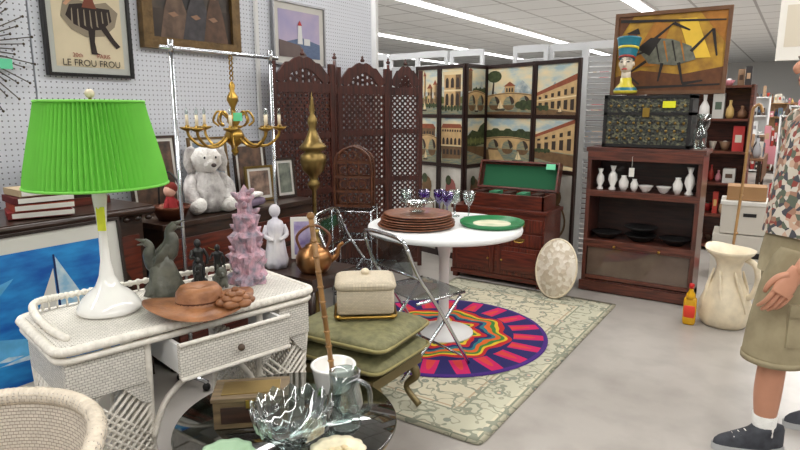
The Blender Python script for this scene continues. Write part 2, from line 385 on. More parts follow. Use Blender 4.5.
# ---------------------------------------------------------------- painted folding screen
frm=M('screen_frame_dark',(44,28,24),.35)
def skymat():
    m,nt,b=base('painted_sky')
    n=noise(nt,ocoord(nt,(1,1,2.5)),5,8)
    nt.links.new(ramp(nt,n,[(.36,C(160,180,184)),(.47,C(200,200,180)),(.62,C(224,206,164))]),b.inputs['Base Color']); b.inputs['Roughness'].default_value=.6; return m
sky1=skymat()
wat=M('painted_water',(158,148,112),.5,c2=(104,120,112),vs=14,st=(1,1,6))
bld=M('painted_stone',(192,160,112),.6,var=.2,vs=16); bldd=M('painted_stone_dark',(110,84,56),.6,var=.25,vs=18); bldl=M('painted_stone_light',(222,202,158),.6,var=.08)
arc=M('painted_arch',(56,44,36),.6)
roof=M('painted_roof',(140,76,50),.6,var=.2,vs=24); grn=M('painted_tree',(58,68,40),.6,var=.45,vs=30); grl=M('painted_bush',(100,106,60),.6,var=.35,vs=30); snow=M('painted_mountain',(128,144,150),.6,c2=(206,208,200),vs=16)
stone=M('painted_panel_stone',(178,172,160),.6,c2=(208,204,194),vs=5); pink=M('painted_rose',(150,90,84),.6)
def pan(g,w,kind,h=1.93):
    for x in(.012,w-.012): g.box((x,0,h/2),(.024,.032,h),frm)
    for z in(.03,.95,1.435,h-.02): g.box((w/2,0,z),(w-.048,.03,.035 if z>.1 else .06),frm)
    g.box((w/2,.004,h/2),(w-.048,.008,h-.04),stone)
    x0,x1=.026,w-.026; y=-.004; W=x1-x0; e=.0004
    for (z0,z1,up) in((.97,1.418,0),(1.453,1.893,1)):
        H=z1-z0; g.rect(x0,z0,x1,z1,y,sky1)
        X=lambda t:x0+W*t
        Z=lambda t:z0+H*t
        def P(pts,k,m): g.poly([(X(a),Z(b)) for a,b in pts],y-e*k,m)
        def RC(a,b,c_,d,k,m): g.rect(X(a),Z(b),X(c_),Z(d),y-e*k,m)
        def arcade(a,c_,zb,ht,n,k,m=arc):
            st_=(c_-a)/n
            for q in range(n):
                xa=a+st_*(q+.2); xb=a+st_*(q+.8); RC(xa,zb,xb,zb+ht*.6,k,m); g.poly(ell(X((xa+xb)/2),Z(zb+ht*.6),W*(xb-xa)/2,H*ht*.4,8,0,pi),y-e*k,m)
        def bushes(a,c_,zb,k,n=6,m=grn,s=.08):
            for q in range(n): t=a+(c_-a)*(q+.5)/n; g.poly(ell(X(t),Z(zb+.02*((q*3)%3)),W*s,H*s*(.8+.3*(q%2)),10),y-e*k-.00002*q,m)
        def boat(cx,zb,s,k):
            P([(cx-.12*s,zb),(cx+.12*s,zb),(cx+.16*s,zb+.04*s),(cx-.16*s,zb+.04*s)],k,arc); P([(cx,zb+.05*s),(cx,zb+.3*s),(cx+.1*s,zb+.07*s)],k,bldl); P([(cx-.01*s,zb+.05*s),(cx-.01*s,zb+.24*s),(cx-.07*s,zb+.07*s)],k,bldl)
        def bridge(zb,zt_,n,k,hump=.06):
            top_=[(t/12,zt_+hump*math.sin(pi*t/12)) for t in range(13)]
            P([(0,zb)]+[(1,zb)]+[(a,b_) for a,b_ in reversed(top_)],k,bld)
            for q in range(n):
                cx=(q+.5)/n; g.poly(ell(X(cx),Z(zb),W*.38/n,H*(zt_-zb+hump*.6)*.72,16,0,pi),y-e*(k+1),wat); g.poly(ell(X(cx),Z(zb+.03),W*.38/n,H*(zt_-zb+hump*.6)*.66,16,pi*.05,pi*.5)+[(X(cx+.2/n),Z(zb))],y-e*(k+1.4),arc); g.poly(ell(X(cx),Z(zb),W*.38/n,H*(zt_-zb)*.5,16,pi,2*pi),y-e*(k+1),bldd)
            for t in range(12): P([(t/12,top_[t][1]-.03),((t+1)/12,top_[t+1][1]-.03),((t+1)/12,top_[t+1][1]-.012),(t/12,top_[t][1]-.012)],k+2,bldd)
        if up:
            P([(0,.3),(.15,.5),(.28,.42),(.45,.66 if kind>1 else .5),(.6,.5),(.78,.72 if kind>1 else .48),(1,.5),(1,.2),(0,.2)],1,snow)
            P([(0,.2),(0,.4),(.2,.36),(.5,.42),(.8,.35),(1,.4),(1,.2)],1.3,grl)
            RC(0,0,1,.24,2,wat)
            if kind==0:
                RC(0,.2,1,.34,3,bldd)
                for (a,b_,c_) in((.06,.22,.72),(.30,.40,.86),(.5,.74,.58),(.8,.96,.66)):
                    RC(a,.2,b_,c_,4,bld); RC(a+(b_-a)*.62,.2,b_,c_,5,bldd); P([(a-.03,c_),(b_+.03,c_),((a+b_)/2,c_+.11)],6,roof); arcade(a+.01,b_-.01,.26,.1,2,7); arcade(a+.01,b_-.01,.42,.08,2,7)
                bushes(0,1,.2,8,9,grn,.06); boat(.35,.07,.8,9)
            elif kind==1:
                RC(.12,.15,.9,.9,3,bld); RC(.66,.15,.9,.9,4,bldd); RC(.06,.86,.96,.93,5,bldl); RC(.1,.5,.92,.54,5,bldl)
                arcade(.14,.88,.2,.26,3,6); arcade(.14,.88,.58,.22,3,6); bushes(0,1,.14,8,7,grn,.07)
            elif kind==2:
                RC(.04,.5,.24,.94,2.5,bldd); P([(.0,.94),(.28,.94),(.14,1.0)],3,roof); bushes(.3,1,.5,2.8,6,grn,.09); bridge(.2,.46,2,4)
                boat(.5,.05,.7,9)
            elif kind==3:
                P([(.08,.3),(.14,.9),(.16,.9),(.14,.3)],2.6,arc); g.poly(ell(X(.15),Z(.82),W*.17,H*.13,14),y-e*2.8,grn)
                bridge(.2,.42,3,3,.05); RC(.40,.46,.62,.6,6,bld); P([(.37,.6),(.65,.6),(.51,.7)],7,roof); arcade(.42,.6,.48,.09,3,8)
                bushes(.7,1,.2,8,4,grn,.10); boat(.3,.08,.8,9); P([(.0,.0),(1,.0),(1,.04),(.4,.07),(0,.05)],9,bldd)
            else:
                P([(0,.16),(1,.05),(1,.68),(0,.38)],3,bld); P([(0,.38),(1,.68),(1,.80),(0,.45)],4,roof); P([(0,.27),(1,.36),(1,.39),(0,.29)],5,bldl)
                for q in range(6): a=.05+.16*q; P([(a,.15-.01*q),(a+.09,.15-.012*q),(a+.09,.24+.014*q),(a,.24+.012*q)],6,arc); P([(a,.31+.02*q),(a+.07,.31+.02*q),(a+.07,.36+.036*q),(a,.36+.034*q)],6,arc)
                bushes(0,.3,.14,7,4,grn,.06); P([(0,0),(1,0),(1,.05),(0,.14)],7,bldd); boat(.6,.03,.5,9)
        else:
            P([(0,.45),(0,.66),(.3,.74),(.55,.62),(.8,.72),(1,.6),(1,.45)],1,snow); RC(0,0,1,.46,2,wat)
            if kind==0:
                RC(.1,.55,.9,.76,2.5,bldd); P([(.06,.76),(.94,.76),(.8,.86),(.2,.86)],2.8,roof); arcade(.14,.86,.6,.1,5,3); bridge(.28,.56,2,4,.07); boat(.42,.04,.8,8)
            elif kind==1:
                RC(0,.4,1,.78,3,bld); P([(-.0,.78),(1,.78),(.92,.87),(.08,.87)],4,roof); arcade(.03,.97,.42,.15,5,5); arcade(.03,.97,.70,.05,8,5); RC(0,.385,1,.41,6,bldl)
                P([(0,.38),(1,.38),(.94,.12),(.06,.10)],3,bldd); arcade(.06,.94,.2,.12,5,4)
            elif kind==2:
                P([(0,.34),(1,.42),(1,.9),(.75,.82),(.6,.7),(.3,.74),(0,.6)],3,grn); bushes(0,1,.5,4,7,grl,.08); P([(0,.3),(1,.12),(1,.36),(0,.4)],5,bldd)
            elif kind==3:
                bushes(0,1,.62,3,7,grn,.15); bridge(.34,.56,3,4,.05)
                P([(0,0),(.5,0),(.28,.3),(0,.3)],7,bld); P([(0,.0),(.1,0),(.05,.3),(0,.3)],8,bldd); boat(.74,.08,.8,8)
            else:
                P([(0,.38),(1,.32),(1,.92),(0,.62)],3,bld); P([(0,.62),(1,.92),(1,1),(0,.68)],4,roof)
                for q in range(5): a=.06+.19*q; P([(a,.39),(a+.1,.385),(a+.1,.5+.03*q),(a,.5+.028*q)],5,arc); P([(a,.55+.03*q),(a+.08,.56+.03*q),(a+.08,.6+.045*q),(a,.59+.043*q)],5,arc)
                P([(0,.37),(1,.3),(1,.06),(0,.2)],3,bldd); P([(0,0),(1,0),(1,.06),(.4,.1),(0,.09)],5,bldl); bushes(0,.4,.36,6,5,grn,.05)
    g.ring(w/2,.5,.0+W*.38,W*.34,-.008,-.003,bldd,24,1.1)
    g.poly(ell(w/2,.72,W*.25,.1,14),-.006,pink if kind%2 else bldd); g.poly(ell(w/2-.03,.80,W*.14,.05,12),-.008,grn)
g=MB('painted_folding_screen')
V=[(-3.38,5.42),(-3.05,5.335),(-2.72,5.25),(-2.67,5.60),(-2.07,5.37),(-1.60,5.20)]
for k,(a,b) in enumerate(zip(V[:-1],V[1:])):
    g.T,L=seg_frame(a,b); pan(g,L-.006,k)
g.T=Matrix(); g.done()
shut=M('shutter_white',(206,208,210),.5)
def shutters(x0,x1,y,h):
    g=MB('louvered_room_divider'); n=max(1,round((x1-x0)/.42)); w_=(x1-x0)/n
    for i in range(n):
        a=x0+i*w_; dy=.05*(i%2)
        for x in(a+.02,a+w_-.02): g.box((x,dy,h/2),(.04,.035,h),shut)
        for z in(.05,h*.5,h-.03): g.box((a+w_/2,dy,z),(w_-.08,.03,.07),shut)
        k=int((h-.2)/.05)
        for j in range(k): g.box((a+w_/2,dy,.1+j*.05+.02),(w_-.08,.006,.05),shut,(35,0,0))
    g.done((0,y,0))
shutters(-4.6,-2.95,6.05,2.14); shutters(-2.5,-1.42,5.85,2.12)

# ---------------------------------------------------------------- barrister bookcase
X0,X1,Y0,Y1=-1.43,-.58,4.95,5.27
g=MB('barrister_bookcase'); W=X1-X0; D=Y1-Y0
for x in(.012,W-.012): g.box((x,D/2,.60),(.024,D,1.16),bwoodz)
g.box((W/2,D/2,1.185),(W+.03,D+.03,.035),bwood); g.box((W/2,D-.008,.6),(W-.05,.012,1.15),inwood)
g.box((W/2,D/2,.05),(W,D,.10),bwood)
g.box((W/2,-.012,.05),(W+.03,.024,.08),bwood)
for z in(.42,.83): g.box((W/2,D/2,z),(W-.048,D-.01,.045),bwood)
g.box((W/2,-.004,.42),(W,.02,.05),bwood); g.box((W/2,-.004,.83),(W,.02,.05),bwood); g.box((W/2,-.006,1.135),(W,.03,.07),bwood)
for x in(.016,W-.016): g.box((x,-.005,.6),(.032,.014,1.05),bwoodz)
g.box((W/2,.008,.27),(W-.07,.004,.27),M('cabinet_glass_door',(80,62,52),.06,coat=.6,c2=(104,88,76),vs=3))
for z in(.125,.395): g.box((W/2,.0,z),(W-.05,.02,.03),bwood)
for x in(W*.3,W*.7): g.ball((x,-.022,.40),.012,brass)
g.done((X0,Y0,0.0),bevel=.003)
def vase(prof,x,y,z,mat=ceramic,name='white_vase',seg=20,handle=False,**k):
    g=MB(name); g.lathe(prof,(0,0,0),mat,seg,**k)
    if handle: g.tube(cr([(.02,0,.13),(.06,0,.12),(.06,0,.06),(.03,0,.04)],4),.005,mat,6)
    g.done((x,y,z))
def S(pr,a,b): return [(r*a,z*b) for r,z in pr]
tall=[(.025,0),(.028,.01),(.015,.03),(.035,.08),(.03,.12),(.012,.15),(.024,.19),(.02,.19)]
jar=[(.02,0),(.035,.03),(.038,.06),(.02,.09),(.024,.10)]
bowl_s=[(.02,0),(.03,.01),(.055,.05),(.058,.055),(.05,.05),(.0,.015)]
zs=.8535
vase(S(tall,.95,.9),-1.345,5.03,zs); vase(S(tall,1.05,1.05),-1.245,5.03,zs); vase(S(jar,1,1.25),-1.155,5.02,zs); vase(S(jar,.8,1.0),-1.075,5.03,zs)
vase(bowl_s,-.985,5.02,zs,name='white_bowl'); vase(bowl_s,-.855,5.03,zs,name='white_bowl'); vase(S(jar,.95,1.3),-.755,5.03,zs)
vase(S(tall,1.1,1.12),-.672,5.03,zs,name='white_pitcher')
bb=[(0,0),(.06,0),(.12,.05),(.125,.055),(.105,.04),(0,.02)]
for x,s in((-1.28,1),(-1.01,1.0),(-.75,.95)): vase(S(bb,s,1),x,5.08,.4435,blackm,'black_bowl',28)
vase([(.03,0),(.1,.04),(.13,.06),(.12,.06),(0,.02)],-1.01,5.08,.506,blackm,'black_bowl',24)
tr=multi('trunk_engraved',[(38,42,36),(72,74,58),(30,30,28),(100,98,72),(50,54,46)],60,.45,.5)
g=MB('ornate_trunk'); g.box((0,0,.2),(.63,.27,.4),tr)
for x in(-.31,.31): g.box((x,0,.2),(.025,.285,.41),blackm)
for z in(.013,.26,.388): g.box((0,0,z),(.645,.285,.022),blackm)
for i in range(10):
    for z in(.07,.13,.19,.32): g.ball((-.27+.06*i,-.136,z),.012,brass_old,seg=6)
g.box((0,-.148,.27),(.05,.012,.07),brass); g.box((.16,-.146,.33),(.09,.004,.05),M('tag_yellow',(226,226,40),.6))
g.done((-1.015,5.12,1.207))
def art_y(g,a,b):
    y=-.004
    ok=M('painted_brown',(96,56,26),.6,var=.2,vs=20); dk=M('painted_black',(34,28,24),.6); gy=M('painted_grey_blue',(104,104,90),.6,var=.3,vs=24); oc=M('painted_ochre',(160,104,34),.6,var=.25,vs=16); ye=M('painted_bright_yellow',(222,182,58),.6,var=.1)
    g.poly([(-a,-b),(a,-b),(a,-.12),(.1,-.17),(-.2,-.13),(-a,-.18)],y,ok)
    g.poly([(-a,.1),(-.28,b),(-a,b)],y,ok); g.poly([(.2,b),(a,b),(a,.05)],y,oc); g.poly([(-.3,-.1),(-.12,.24),(.0,.22),(-.08,-.1)],y,oc); g.poly([(.05,.25),(.18,.25),(.3,-.05),(.16,-.05)],y,ye)
    g.poly([(-.24,.04),(-.14,.12),(.02,.10),(.16,.04),(.2,-.06),(.06,-.10),(-.14,-.08)],y-.001,gy)
    g.poly([(-.24,.04),(-.14,.12),(-.06,.11),(-.14,-.02)],y-.0015,dk)
    g.poly(ell(-.28,.12,.045,.055,10),y-.0018,ok); g.poly([(-.33,.16),(-.24,.2),(-.22,.15)],y-.002,dk)
    def st(p,q,t,m): 
        d=Vector((q[0]-p[0],q[1]-p[1])); n_=Vector((-d.y,d.x)).normalized()*t
        g.poly([(p[0]-n_.x,p[1]-n_.y),(q[0]-n_.x*.5,q[1]-n_.y*.5),(q[0]+n_.x*.5,q[1]+n_.y*.5),(p[0]+n_.x,p[1]+n_.y)],y-.0025,m)
    for p,q in (((.16,0),(.30,.16)),((.30,.16),(.34,-.04)),((-.16,-.06),(-.3,-.16)),((-.3,-.16),(-.2,-.24)),((.08,-.08),(.12,-.24)),((.12,-.24),(.26,-.22)),((-.12,.1),(.02,.22)),((.02,.22),(.14,.16)),((-.04,-.08),(-.06,-.22)),((-.35,-.05),(-.16,.02)),((-.38,.26),(.38,.22)),((-.38,-.27),(.38,-.25))): st(p,q,.012,dk)
    for q in range(4): st((-.1+.06*q,.09),(-.06+.06*q,-.07),.007,oc if q%2 else dk)
framed('folk_art_painting',.84,.64,.028,M('painting_frame_brown',(104,70,44),.5,var=.2),M('painted_yellow',(192,148,46),.6,c2=(136,96,34),vs=7),(-.93,5.20,1.936),rot=(-4,0,0),depth=.03,art=art_y)
g=MB('painted_bust'); cw=M('bust_face',(216,204,184),.3); tl=M('headdress_teal',(34,112,130),.35); ylo=M('bust_collar_yellow',(206,190,60),.35)
g.lathe([(.0,0),(.085,0),(.09,.02),(.07,.05),(.045,.08),(.04,.12)],(0,0,0),ylo,24); g.lathe([(.088,.022),(.075,.045)],(0,0,0),tl,24,1.02,1.02,caps=False)
g.tube([(0,0,.08),(0,-.012,.2)],[.038,.034],cw,14)
g.ball((0,-.02,.225),.058,cw,(.88,1,1.3)); g.tube(cr([(0,-.072,.245),(0,-.09,.215),(0,-.078,.205)],4),[.006,.011,.008],cw,8)
g.tube(cr([(-.018,-.070,.183),(0,-.078,.185),(.018,-.070,.183)],4),.005,red,6)
for s in(-1,1):
    g.ball((s*.024,-.068,.238),.009,blackm,(1.5,1,.6),8); g.tube(cr([(s*.012,-.074,.255),(s*.026,-.072,.261),(s*.042,-.058,.252)],3),.003,blackm,5); g.ball((s*.053,-.01,.225),.014,cw,(.5,1,1.4),8)
g.tube(cr([(0,-.01,.26),(0,.01,.33),(0,.025,.42)],5),[.058,.072,.092],tl,24,up=(1,0,0))
g.tube([(.0,.012,.335),(0,.015,.352)],[.076,.079],ylo,24,up=(1,0,0)); g.tube([(.0,-.012,.262),(0,-.008,.276)],[.062,.064],M('headdress_band_red',(150,50,40),.4),24,up=(1,0,0))
g.done((-1.20,5.045,1.625))
vase([(.03,0),(.035,.01),(.05,.06),(.05,.12),(.015,.17),(.012,.24),(.03,.26)],-.635,5.04,1.205,clear,'glass_decanter')
vase([(.03,0),(.04,.01),(.012,.03),(.012,.1),(.045,.17),(.05,.26),(.047,.26)],-.635,5.18,1.205,clear,'glass_goblet')
g=MB('price_tag'); g.rect(-.02,-.07,.02,0,0,paper); g.tube([(0,0,0),(0,0,.09)],.0012,paper,4); g.done((-1.08,4.925,1.05))

# ---------------------------------------------------------------- music cabinet
g=MB('music_cabinet')
Wc,Dc,Hc=.86,.40,.66
g.box((Wc/2,Dc/2,Hc/2+.04),(Wc,Dc,Hc-.08),mahog); g.box((Wc/2,Dc/2,Hc-.01),(Wc+.03,Dc+.02,.03),mahog); g.box((Wc/2,Dc/2,.06),(Wc+.02,Dc+.02,.04),mahog)
for x in(.03,Wc-.03):
    for y in(.03,Dc-.03): g.box((x,y,.02),(.05,.05,.04),mahog)
for z in(.54,.41):
    for cx in(Wc*.25,Wc*.75):
        g.box((cx,-.006,z),(Wc*.46,.014,.105),mahogz); g.tube(cr([(cx-.04,-.014,z),(cx-.03,-.03,z-.015),(cx+.03,-.03,z-.015),(cx+.04,-.014,z)],4),.004,brass,6); g.box((cx,-.014,z+.002),(.1,.004,.025),brass_old)
for cx in(Wc*.25,Wc*.75):
    g.box((cx,-.006,.215),(Wc*.46,.014,.25),mahogz); g.box((cx,-.015,.215),(Wc*.36,.01,.18),mahog); g.ball((cx+(-.15 if cx>Wc/2 else .15),-.026,.22),.01,brass,seg=8)
for (c_,d_) in(((.46,.05,.725),(.74,.02,.12)),((.46,.33,.725),(.74,.02,.12)),((.10,.19,.725),(.02,.3,.12)),((.82,.19,.725),(.02,.3,.12))): g.box(c_,d_,mahog)
felt=M('green_felt',(38,96,64),.95); dkw=M('lid_interior',(54,26,20),.5)
g.box((.46,.19,.705),(.70,.26,.06),felt)
for i in range(5): g.box((.20+.13*i,.19,.765),(.075,.14,.05),(M('felt_tray%d'%i,(52,118,84),.9) if i%2 else dkw))
# open lid: shallow box tilted back, felt-lined
g.T=Matrix.Translation((.46,.345,.785))@Matrix.Rotation(math.radians(-16),4,'X')
g.box((0,.035,.13),(.76,.016,.26),mahog); g.box((0,.026,.13),(.70,.004,.20),felt)
for x in(-.37,.37): g.box((x,.0,.13),(.018,.07,.26),mahog)
for z in(.01,.25): g.box((0,.0,z),(.74,.07,.018),mahog)
g.box((.30,-.038,.22),(.085,.004,.05),M('tag_green',(120,220,170),.6)); g.T=Matrix()
g.done((-2.55,4.72,0),bevel=.003)
g=MB('oval_shell_plaque'); sh=multi('capiz_shell',[(222,212,194),(208,194,172),(230,222,206),(198,184,160)],34,.35,.3)
g.lathe([(0,0),(.165,.0),(.172,.008),(.168,.016),(0,.02)],(0,0,0),sh,48,1,1.38,caps=False); g.tube([(.17*math.cos(2*pi*i/48),.234*math.sin(2*pi*i/48),.01) for i in range(48)],.009,cream,6,cyc=True)
g.done((-1.525,4.58,.248),(77,0,-6))

# ---------------------------------------------------------------- round table
TX,TY,ZR=-1.88,3.37,.0206
g=MB('round_pedestal_table')
g.lathe([(0,.70),(.47,.70),(.50,.705),(.503,.72),(.50,.74),(.49,.743),(0,.743)],(0,0,0),white,64,caps=False)
g.lathe([(.2,0),(.2,.012),(.15,.03),(.05,.06),(.035,.12),(.032,.5),(.05,.62),(.14,.70)],(0,0,0),white,32)
g.done((TX,TY,ZR))
ZT=ZR+.7445
tray=wood('acacia_tray',(142,88,58),(102,58,36),'x',.45)
g=MB('stack_of_wooden_plates')
for i in range(6):
    r=.245-.006*i; g.lathe([(0,0),(r-.04,0),(r,.01),(r+.004,.014),(r-.01,.016),(r-.05,.008),(0,.007)],(.004*((i*7)%3-1),.004*((i*5)%3-1),.0145*i),tray,40,caps=False)
g.done((TX-.12,TY-.15,ZT))
g=MB('round_serving_tray')
g.lathe([(0,0),(.19,0),(.205,.012),(.207,.03),(.2,.03),(.195,.014),(0,.01)],(0,0,0),M('tray_green_rim',(40,120,70),.35),40,caps=False); g.lathe([(0,.0125),(.186,.0125)],(0,0,0),M('tray_face',(222,214,186),.4,c2=(176,184,146),vs=9),40,caps=False)
g.done((TX+.27,TY+.14,ZT))
pg=thin('amethyst_glass',(150,100,200),.5)
stem=[(.035,0),(.033,.004),(.006,.01),(.005,.07),(.02,.085),(.04,.12),(.042,.16),(.039,.16),(.036,.12),(.0,.09)]
for i,(dx,dy,m_) in enumerate(((-.28,.2,pg),(-.19,.26,pg),(-.09,.30,clear),(-.39,.14,clear),(.02,.3,clear),(-.09,.19,pg))):
    vase(S(stem,1.05,1.15),TX+dx,TY+dy,ZT,m_,'stemmed_glass')
vase([(.03,0),(.05,.01),(.02,.02),(.08,.06),(.12,.075),(.115,.08),(.07,.065),(0,.03)],TX-.12,TY-.15,ZT+.0885,clear,'glass_compote',28)

def fchair(x,y,rz,z=ZR,hh=.0):
    g=MB('folding_chair')
    for s in(-1,1):
        g.tube(cr([(s*.21,.22,.011),(s*.21,-.02,.40),(s*.21,-.16,.60),(s*.20,-.23,.76)],6),.011,chrome,8)
        g.tube(cr([(s*.185,-.26,.011),(s*.185,-.05,.2),(s*.185,.17,.43)],6),.010,chrome,8)
        g.tube([(s*.195,-.16,.44),(s*.195,.19,.45)],.009,chrome,8)
    g.tube(cr([(-.20,-.23,.76),(-.18,-.245,.80),(-.1,-.25,.815),(.1,-.25,.815),(.18,-.245,.80),(.20,-.23,.76)],5),.011,chrome,8)
    g.tube([(-.21,.20,.05),(.21,.20,.05)],.008,chrome,8); g.tube([(-.185,-.20,.06),(.185,-.20,.06)],.008,chrome,8)
    g.tube([(-.2,-.145,.58),(.2,-.145,.58)],.008,chrome,8)
    g.pillow((0,.02,.455),(.39,.36,.014),lucite,.3,.25,32,6)
    g.T=Matrix.Translation((0,-.205,.69))@Matrix.Rotation(math.radians(-73),4,'X'); g.pillow((0,0,0),(.39,.20,.01),lucite,.3,.25,32,6); g.T=Matrix()
    g.done((x,y,z),(0,0,rz))
fchair(-1.77,2.86,-20); fchair(-2.36,3.10,-72)

# ---------------------------------------------------------------- wicker desk
wk=wicker('white_wicker',(228,223,213),(130,121,108),30,'v'); wkt=wicker('white_wicker_top',(231,226,216),(140,131,117),30,'h'); wks=M('white_rattan',(228,222,210),.5,var=.1,vs=40,bump=.3,bs=120)
g=MB('wicker_desk'); L,Dp,H=1.02,.49,.74
g.pillow((0,0,H-.0175),(L,Dp,.035),wkt,.3,.12,64,6)
def rrect(a,b,r,z,n=6):
    o=[]
    for cx,cy,s in((a-r,b-r,0),(-a+r,b-r,90),(-a+r,-b+r,180),(a-r,-b+r,270)):
        for i in range(n+1): t=math.radians(s+90*i/n); o.append((cx+r*math.cos(t),cy+r*math.sin(t),z))
    return o
g.tube(rrect(L/2,Dp/2,.05,H-.018),.017,wks,8,cyc=True); g.tube(rrect(L/2-.004,Dp/2-.004,.05,H-.052),.013,wks,8,cyc=True)
per=rrect(L/2,Dp/2,.05,H-.018,4)
for i in range(len(per)):
    a=Vector(per[i]); b=Vector(per[(i+1)%len(per)]); n=max(1,int((b-a).length/.028))
    for k in range(n): p=a.lerp(b,(k+.5)/n); g.ball(p,.02,wks,(1,1,.8),6)
zt=H-.055; ap=.15
g.box((-.36,-Dp/2+.02,zt-ap/2),(.26,.022,ap),wk); g.box((.41,-Dp/2+.02,zt-ap/2),(.15,.022,ap),wk)
g.box((0,Dp/2-.02,zt-ap/2),(L-.06,.02,ap),wk)
for s in(-1,1): g.box((s*(L/2-.03),0,zt-ap/2),(.022,Dp-.06,ap),wk)
dy=-.11; dx=.08
g.box((dx,-Dp/2+dy+.02,zt-.07),(.46,.02,.13),wk)
for s in(-1,1): g.box((dx+s*.215,-Dp/2+dy+.16,zt-.07),(.015,.27,.11),white)
g.box((dx,-Dp/2+dy+.16,zt-.125),(.42,.27,.01),white)
g.tube([(dx-.23,-Dp/2+dy+.008,zt-.005),(dx+.23,-Dp/2+dy+.008,zt-.005)],.009,wks,6); g.tube([(dx-.23,-Dp/2+dy+.008,zt-.135),(dx+.23,-Dp/2+dy+.008,zt-.135)],.009,wks,6)
g.ball((dx,-Dp/2+dy-.012,zt-.07),.014,M('drawer_knob',(90,74,60),.4))
def strand(p,q,r=.006): g.tube([p,q],r,wks,5)
zl=zt-ap
legs=[(-.475,-.215),(-.215,-.215),(.475,-.215),(.25,-.215),(-.475,.215),(-.215,.215),(.475,.215),(.25,.215)]
for (x,y) in legs: g.tube(cr([(x,y,zt),(x,y,zl),(x*.99,y*.9,.3),(x*1.02,y*1.02,.0)],5),.016,wks,8)
def lattice(a,b,z0,z1,n):
    A=Vector(a);B=Vector(b)
    for i in range(-n,2*n):
        for sgn in(1,-1):
            t0=i/n; t1=t0+sgn*(z1-z0)/((B-A).length)
            d=t1-t0; u0,u1=0,1
            if d>0: u0=max(u0,(0-t0)/d); u1=min(u1,(1-t0)/d)
            else: u0=max(u0,(1-t0)/d); u1=min(u1,(0-t0)/d)
            if u1-u0>.02:
                P=[(*(A.lerp(B,t0+d*u)),z0+(z1-z0)*u) for u in(u0,u1)]
                strand(P[0],P[1])
q_=.215
lattice((-.475,-q_),(-.215,-q_),.08,zl,8); lattice((-.475,-q_),(-.475,q_),.08,zl,12); lattice((.25,-q_),(.475,-q_),.08,zl,7); lattice((.475,-q_),(.475,q_),.08,zl,12); lattice((-.215,-q_),(-.215,q_),.08,zl,12); lattice((.25,-q_),(.25,q_),.08,zl,12)
for x0,x1 in((-.475,-.215),(.25,.475)):
    for y in(-q_,q_): g.tube([(x0,y,.08),(x1,y,.08)],.012,wks,8)
    for x in(x0,x1): g.tube([(x,-q_,.08),(x,q_,.08)],.012,wks,8)
    g.extr([(x0,zl+.01)]+[(x0+(x1-x0)*i/10,zl-.02-.05*math.cos(2*pi*i/10)-.02) for i in range(11)]+[(x1,zl+.01)],-.228,-.218,wk)
g.tube(cr([(-.215,-q_,.30),(-.15,-q_,.44),(0,-q_,zl-.01),(.1,-q_,zl-.01),(.18,-q_,.44),(.25,-q_,.30)],6),.012,wks,8)
gal=cr([(-.46,-.17,H+.005),(-.48,-.08,H+.018),(-.485,.08,H+.03),(-.45,.21,H+.04),(-.3,.225,H+.04),(0,.228,H+.036),(.3,.225,H+.03),(.44,.22,H+.02),(.475,.1,H)],10)
for p in gal: g.ball(p,.014,wks,(1,1,1),6)
g.tube(gal,.010,wks,8)
for i in range(2,len(gal)-2,2):
    p=gal[i]; g.tube([(p.x,p.y,H-.01),p],.004,wks,5)
g.done((-2.06,1.455,0),(0,0,78))

# lamp
g=MB('table_lamp'); grn_s=M('pleated_green_shade',(118,200,76),.7,var=.05,vs=5)
g.lathe([(0,0),(.108,0),(.116,.008),(.114,.02),(.098,.05),(.073,.075),(.044,.10),(.028,.14),(.018,.20),(.016,.30),(.02,.38),(.026,.44),(.024,.47),(.012,.49)],(0,0,0),ceramic,36)
g.tube([(0,0,.48),(0,0,.81)],.006,brass,8); g.ball((0,0,.815),.017,cream)
sz0,sz1=.487,.787
n=160
mod=lambda a,r,z:(r+(.0085 if round(a/(2*pi)*n)%2 else -.0085),z)
g.lathe([(.236,sz0),(.226,sz0+.06),(.206,sz0+.15),(.182,sz1-.05),(.172,sz1)],(0,0,0),grn_s,n,mod=mod,caps=False,smooth=False)
g.lathe([(.224,sz0+.005),(.161,sz1-.005)],(0,0,0),M('shade_lining',(180,214,150),.8),48,caps=False)
for r,z in((.243,sz0),(.179,sz1)): g.tube([(r*math.cos(2*pi*i/60),r*math.sin(2*pi*i/60),z) for i in range(60)],.005,grn_s,6,cyc=True)
for i in range(3): a=2*pi*i/3; g.tube([(0,0,sz1-.02),(.168*math.cos(a),.168*math.sin(a),sz1-.004)],.002,brass,5)
g.ball((0,0,.56),.03,white,(1,1,1.4))
g.box((.018,-.012,.36),(.03,.002,.09),M('tag_yellow_green',(226,230,60),.6),(0,0,40))
g.done((-2.15,1.225,.741))

lea=M('tooled_leather',(166,112,72),.4,c2=(118,74,44),vs=14,bump=.3,bs=50)
g=MB('leather_hat')
g.lathe([(.205,.0),(.205,.004),(.15,.012),(.1,.02),(.09,.035),(.085,.075),(.07,.095),(.03,.088),(0,.08)],(0,0,0),lea,48,1,.82,mod=lambda a,r,z:(r,z+max(0,(r-.09))*.2*(1+math.cos(2*a)) + (.0 if r<.1 else .004)),caps=False)
g.lathe([(.088,.03),(.088,.042)],(0,0,0),M('hat_band',(84,46,26),.5),32,1.02,.84,caps=False)
for k in range(3):
    for i in range(6):
        a=2*pi*i/6+k*.5; r=.056-.016*k
        g.ball((.12+r*math.cos(a)*.8,-.08+r*math.sin(a)*.8,.038+.016*k),.032-.005*k,lea,(1,1,.5),8)
g.ball((.12,-.08,.082),.014,lea)
g.tube(cr([(.15,-.05,.03),(.18,-.01,.04),(.20,.05,.02)],5),.007,lea,6)
g.done((-1.865,1.42,.744),(0,0,60))

